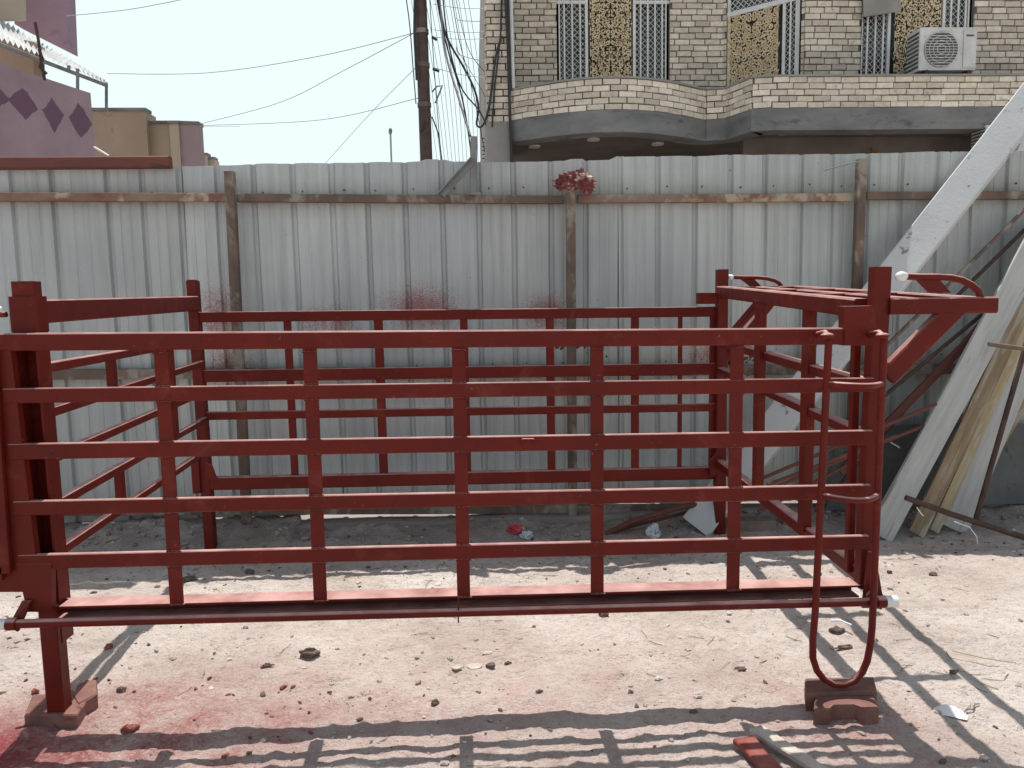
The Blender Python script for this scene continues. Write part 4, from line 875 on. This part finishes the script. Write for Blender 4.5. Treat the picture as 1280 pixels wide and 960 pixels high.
def hblock(name, label, quads):
    t = thing(name, Y((quads[0][0] + quads[0][1]) / 2, 377, quads[0][4]), label, 'building')
    t.location.z = 0; t['_o'] = tuple(t.location)
    for (x0, x1, yt0, yt1, d, mt, dep, nm) in quads:
        a, b = Y(x0, yt0, d), Y(x1, yt1, d)
        o_ = part(nm, MB().prism([V3((a.x, d, 0)), V3((b.x, d, 0)), V3((b.x, d, b.z)), V3((a.x, d, a.z))], (0, 1, 0), dep), mt, t)
        sub('coping', MB().bar(V3((a.x - .02, d + .1, a.z + .03)), V3((b.x + .02, d + .1, b.z + .03)), .30, .06), 'concrete', o_)
hblock('tan_building', 'tan flat roofed building with stepped parapet beyond the purple house', [(110, 182, 139, 139, 16.0, 'tan', .5, 'wall'), (181.5, 212, 155, 155, 16.15, 'tan', .5, 'wall'), (211.5, 223, 155, 155, 16.05, 'cream_r', .5, 'wall'), (223, 248, 155, 156, 16.1, 'pinkish', .25, 'wall')])
hblock('cream_building', 'small cream block seen just above the fence right of the tan building', [(240, 259, 194, 194, 22.0, 'cream_r', .4, 'wall'), (259, 268, 199, 199, 22.1, 'cream_r', .4, 'wall')])

# ------------------------------------------------------------------ pole, mast and wires
pole = thing('utility_pole', (-.62, 11, 0), 'dark rusty steel utility pole standing behind the fence', 'utility pole')
a = Y(533, 203, 11); b = Y(523.5, -60, 11); a0_ = a + (a - b) * (a.z / (b.z - a.z))
pb_ = part('pole', MB().tube([a0_, a, b], .092, 16, r2=.082), 'pole', pole)
for yy in (38, 80, 130): 
    c_ = a.lerp(b, (203 - yy) / 263); ud = (b - a).normalized(); part('pole_band', MB().tube([c_ - ud * .03, c_ + ud * .03], .096, 16), 'rust', pole)
for (x, y, x1, y1) in ((540, 46, 546, 50), (541, 86, 549, 89)): part('insulator', MB().tube([Y(x, y, 10.95), Y(x1, y1, 10.95)], .02, 8), 'cable', pole)
part('bent_hook', MB().tube([Y(540, 115, 10.95), Y(546, 108, 10.95), Y(553, 107, 10.95), Y(549, 117, 10.95), Y(544, 129, 10.95)], .012, 6), 'grey_steel', pole)
part('pole_conduit', MB().tube([Y(519, -40, 10.9), Y(518, 40, 10.9), Y(521, 100, 10.9)], .02, 6), 'cable', pole)
def wire(label, pts, d0, d1, r, mat='cable_thin', grp=None, sag=0):
    n = len(pts); P_ = [Y(x, y, d0 + (d1 - d0) * k / (n - 1)) for k, (x, y) in enumerate(pts)]
    out = []
    for k in range(n - 1):
        for q in range(8):
            t = q / 8
            if n == 2: p = P_[0].lerp(P_[1], t) + V3((0, 0, -sag * 4 * t * (1 - t)))
            else:
                p0, p1, p2, p3 = P_[max(k - 1, 0)], P_[k], P_[k + 1], P_[min(k + 2, n - 1)]
                p = .5 * ((2 * p1) + (p2 - p0) * t + (2 * p0 - 5 * p1 + 4 * p2 - p3) * t * t + (3 * p1 - p0 - 3 * p2 + p3) * t ** 3)
            out.append(p)
    out.append(P_[-1]); o_ = MB().tube(out, r, 5).build('overhead_cable', M[mat], origin=out[0]); tag(o_, label, 'cable', grp)
wire('thin sagging wire from the pole to the tin awning corner', [(134, 92), (260, 91), (400, 70), (522, 40)], 13.4, 11, .006)
wire('thin wire from the pole down behind the tan building, upper one', [(250, 155), (350, 128), (430, 88), (520, 40)], 16, 11, .006)
wire('thin wire from the pole down behind the tan building, lower one', [(250, 157), (400, 150), (525, 122)], 16, 11, .006)
wire('thin wire descending steeply left from the pole to the fence top', [(405, 206), (460, 145), (520, 84)], 16, 11, .005)
wire('short wire crossing the sky at the top left corner', [(84, 20), (160, 12), (235, -2)], 13, 12, .006)
wire('thick black cable looping from above the pole to the house pier', [(545, -20), (556, 40), (580, 85), (593, 112), (598, 135), (596, 156), (604, 156), (612, 130), (620, 70), (628, 45)], 11, 10.8, .016, 'cable')
wire('thick black cable dropping from the bundle to the stub post', [(548, -20), (556, 60), (572, 118), (588, 170)], 11, 9, .014, 'cable')
wire('black cable branching off the bundle to the pier base', [(552, -20), (560, 50), (576, 108), (600, 140), (612, 168)], 11, 10.9, .011, 'cable')
wire('blue black cable in the middle of the bundle', [(543, -20), (552, 30), (562, 70), (575, 112), (583, 150), (590, 200)], 11, 12, .012, 'cable')
gname = 'thin service wires fanning out beside the utility pole'
for k in range(13):
    x1 = 545 + k * 4.6; x0 = 510 + k * 6.0
    wire('thin grey service wire of the steep fan right of the pole', [(x0, -20), ((x0 + x1) / 2 + 4 + k * .3, 95), (x1 + 2, 205)], 11.5, 14, .0045, 'cable_thin', gname)
for k, (y0, y1) in enumerate([(37, 40), (46, 48), (84, 98), (5, 11), (20, 27), (55, 78)]):
    wire('thin wire running across from the pole area to the house pier', [(541 + (k > 3) * 30, y0), (575, (y0 + y1) / 2 + 2), (612, y1)], 11, 10.9, .005, 'cable_thin', 'short wires between pole and pier')
wire('thin straight wire above the left roofs dropping to the fence', [(250, 158), (300, 158)], 16, 16, .004)
for k, (pts, r) in enumerate([([(505, -20), (512, 30), (516, 80), (520, 130)], .008), ([(562, -20), (574, 50), (590, 110), (606, 190)], .006), ([(536, -20), (541, 60), (546, 130), (552, 205)], .006), ([(540, 146), (548, 168), (551, 190), (553, 205)], .010), ([(566, -20), (585, 60), (612, 96)], .005), ([(570, 60), (590, 92), (612, 130)], .004)]):
    wire(['dark wire hugging the left side of the utility pole', 'dark wire farthest right in the steep fan', 'wire dropping close beside the pole on its right', 'short black cable curling out low on the pole', 'grey wire slanting to the upper part of the pier', 'grey wire slanting to the middle of the pier'][k], pts, 10.9, 11.2, r, 'cable')
mst = thing('lamp_mast', (-1.6, 25, 0), 'distant slim mast with a round head seen above the fence', 'mast')
c_ = Y(488, 164, 25); mst.location = (c_.x, 25, 0); mst['_o'] = (c_.x, 25, 0)
part('mast_pole', MB().tube([(c_.x, 25, 0), (c_.x, 25, c_.z)], .03, 8), 'cable_thin', mst); part('mast_head', MB().blob(c_, .11, (1, .5, 1), .05, sub=2), 'grey_steel', mst)
an = thing('roof_antenna', (0, 14, 0), 'small toothed antenna mast beside the corner pier of the brick house', 'antenna')
c_ = Y(608, 205, 14); an.location = (c_.x, 14, 0); an['_o'] = (c_.x, 14, 0)
mb = MB().tube([(c_.x, 14, 0), Y(608, 168, 14)], .03, 6); part('antenna_mast', mb, 'cable', an)
mb = MB()
for yy in range(172, 204, 5): mb.tube([Y(603, yy + 1, 14), Y(612, yy - 1, 14)], .014, 5)
part('antenna_tooth', mb, 'cable', an)

for o in list(COL.objects):
    if '_o' in o.keys(): del o['_o']
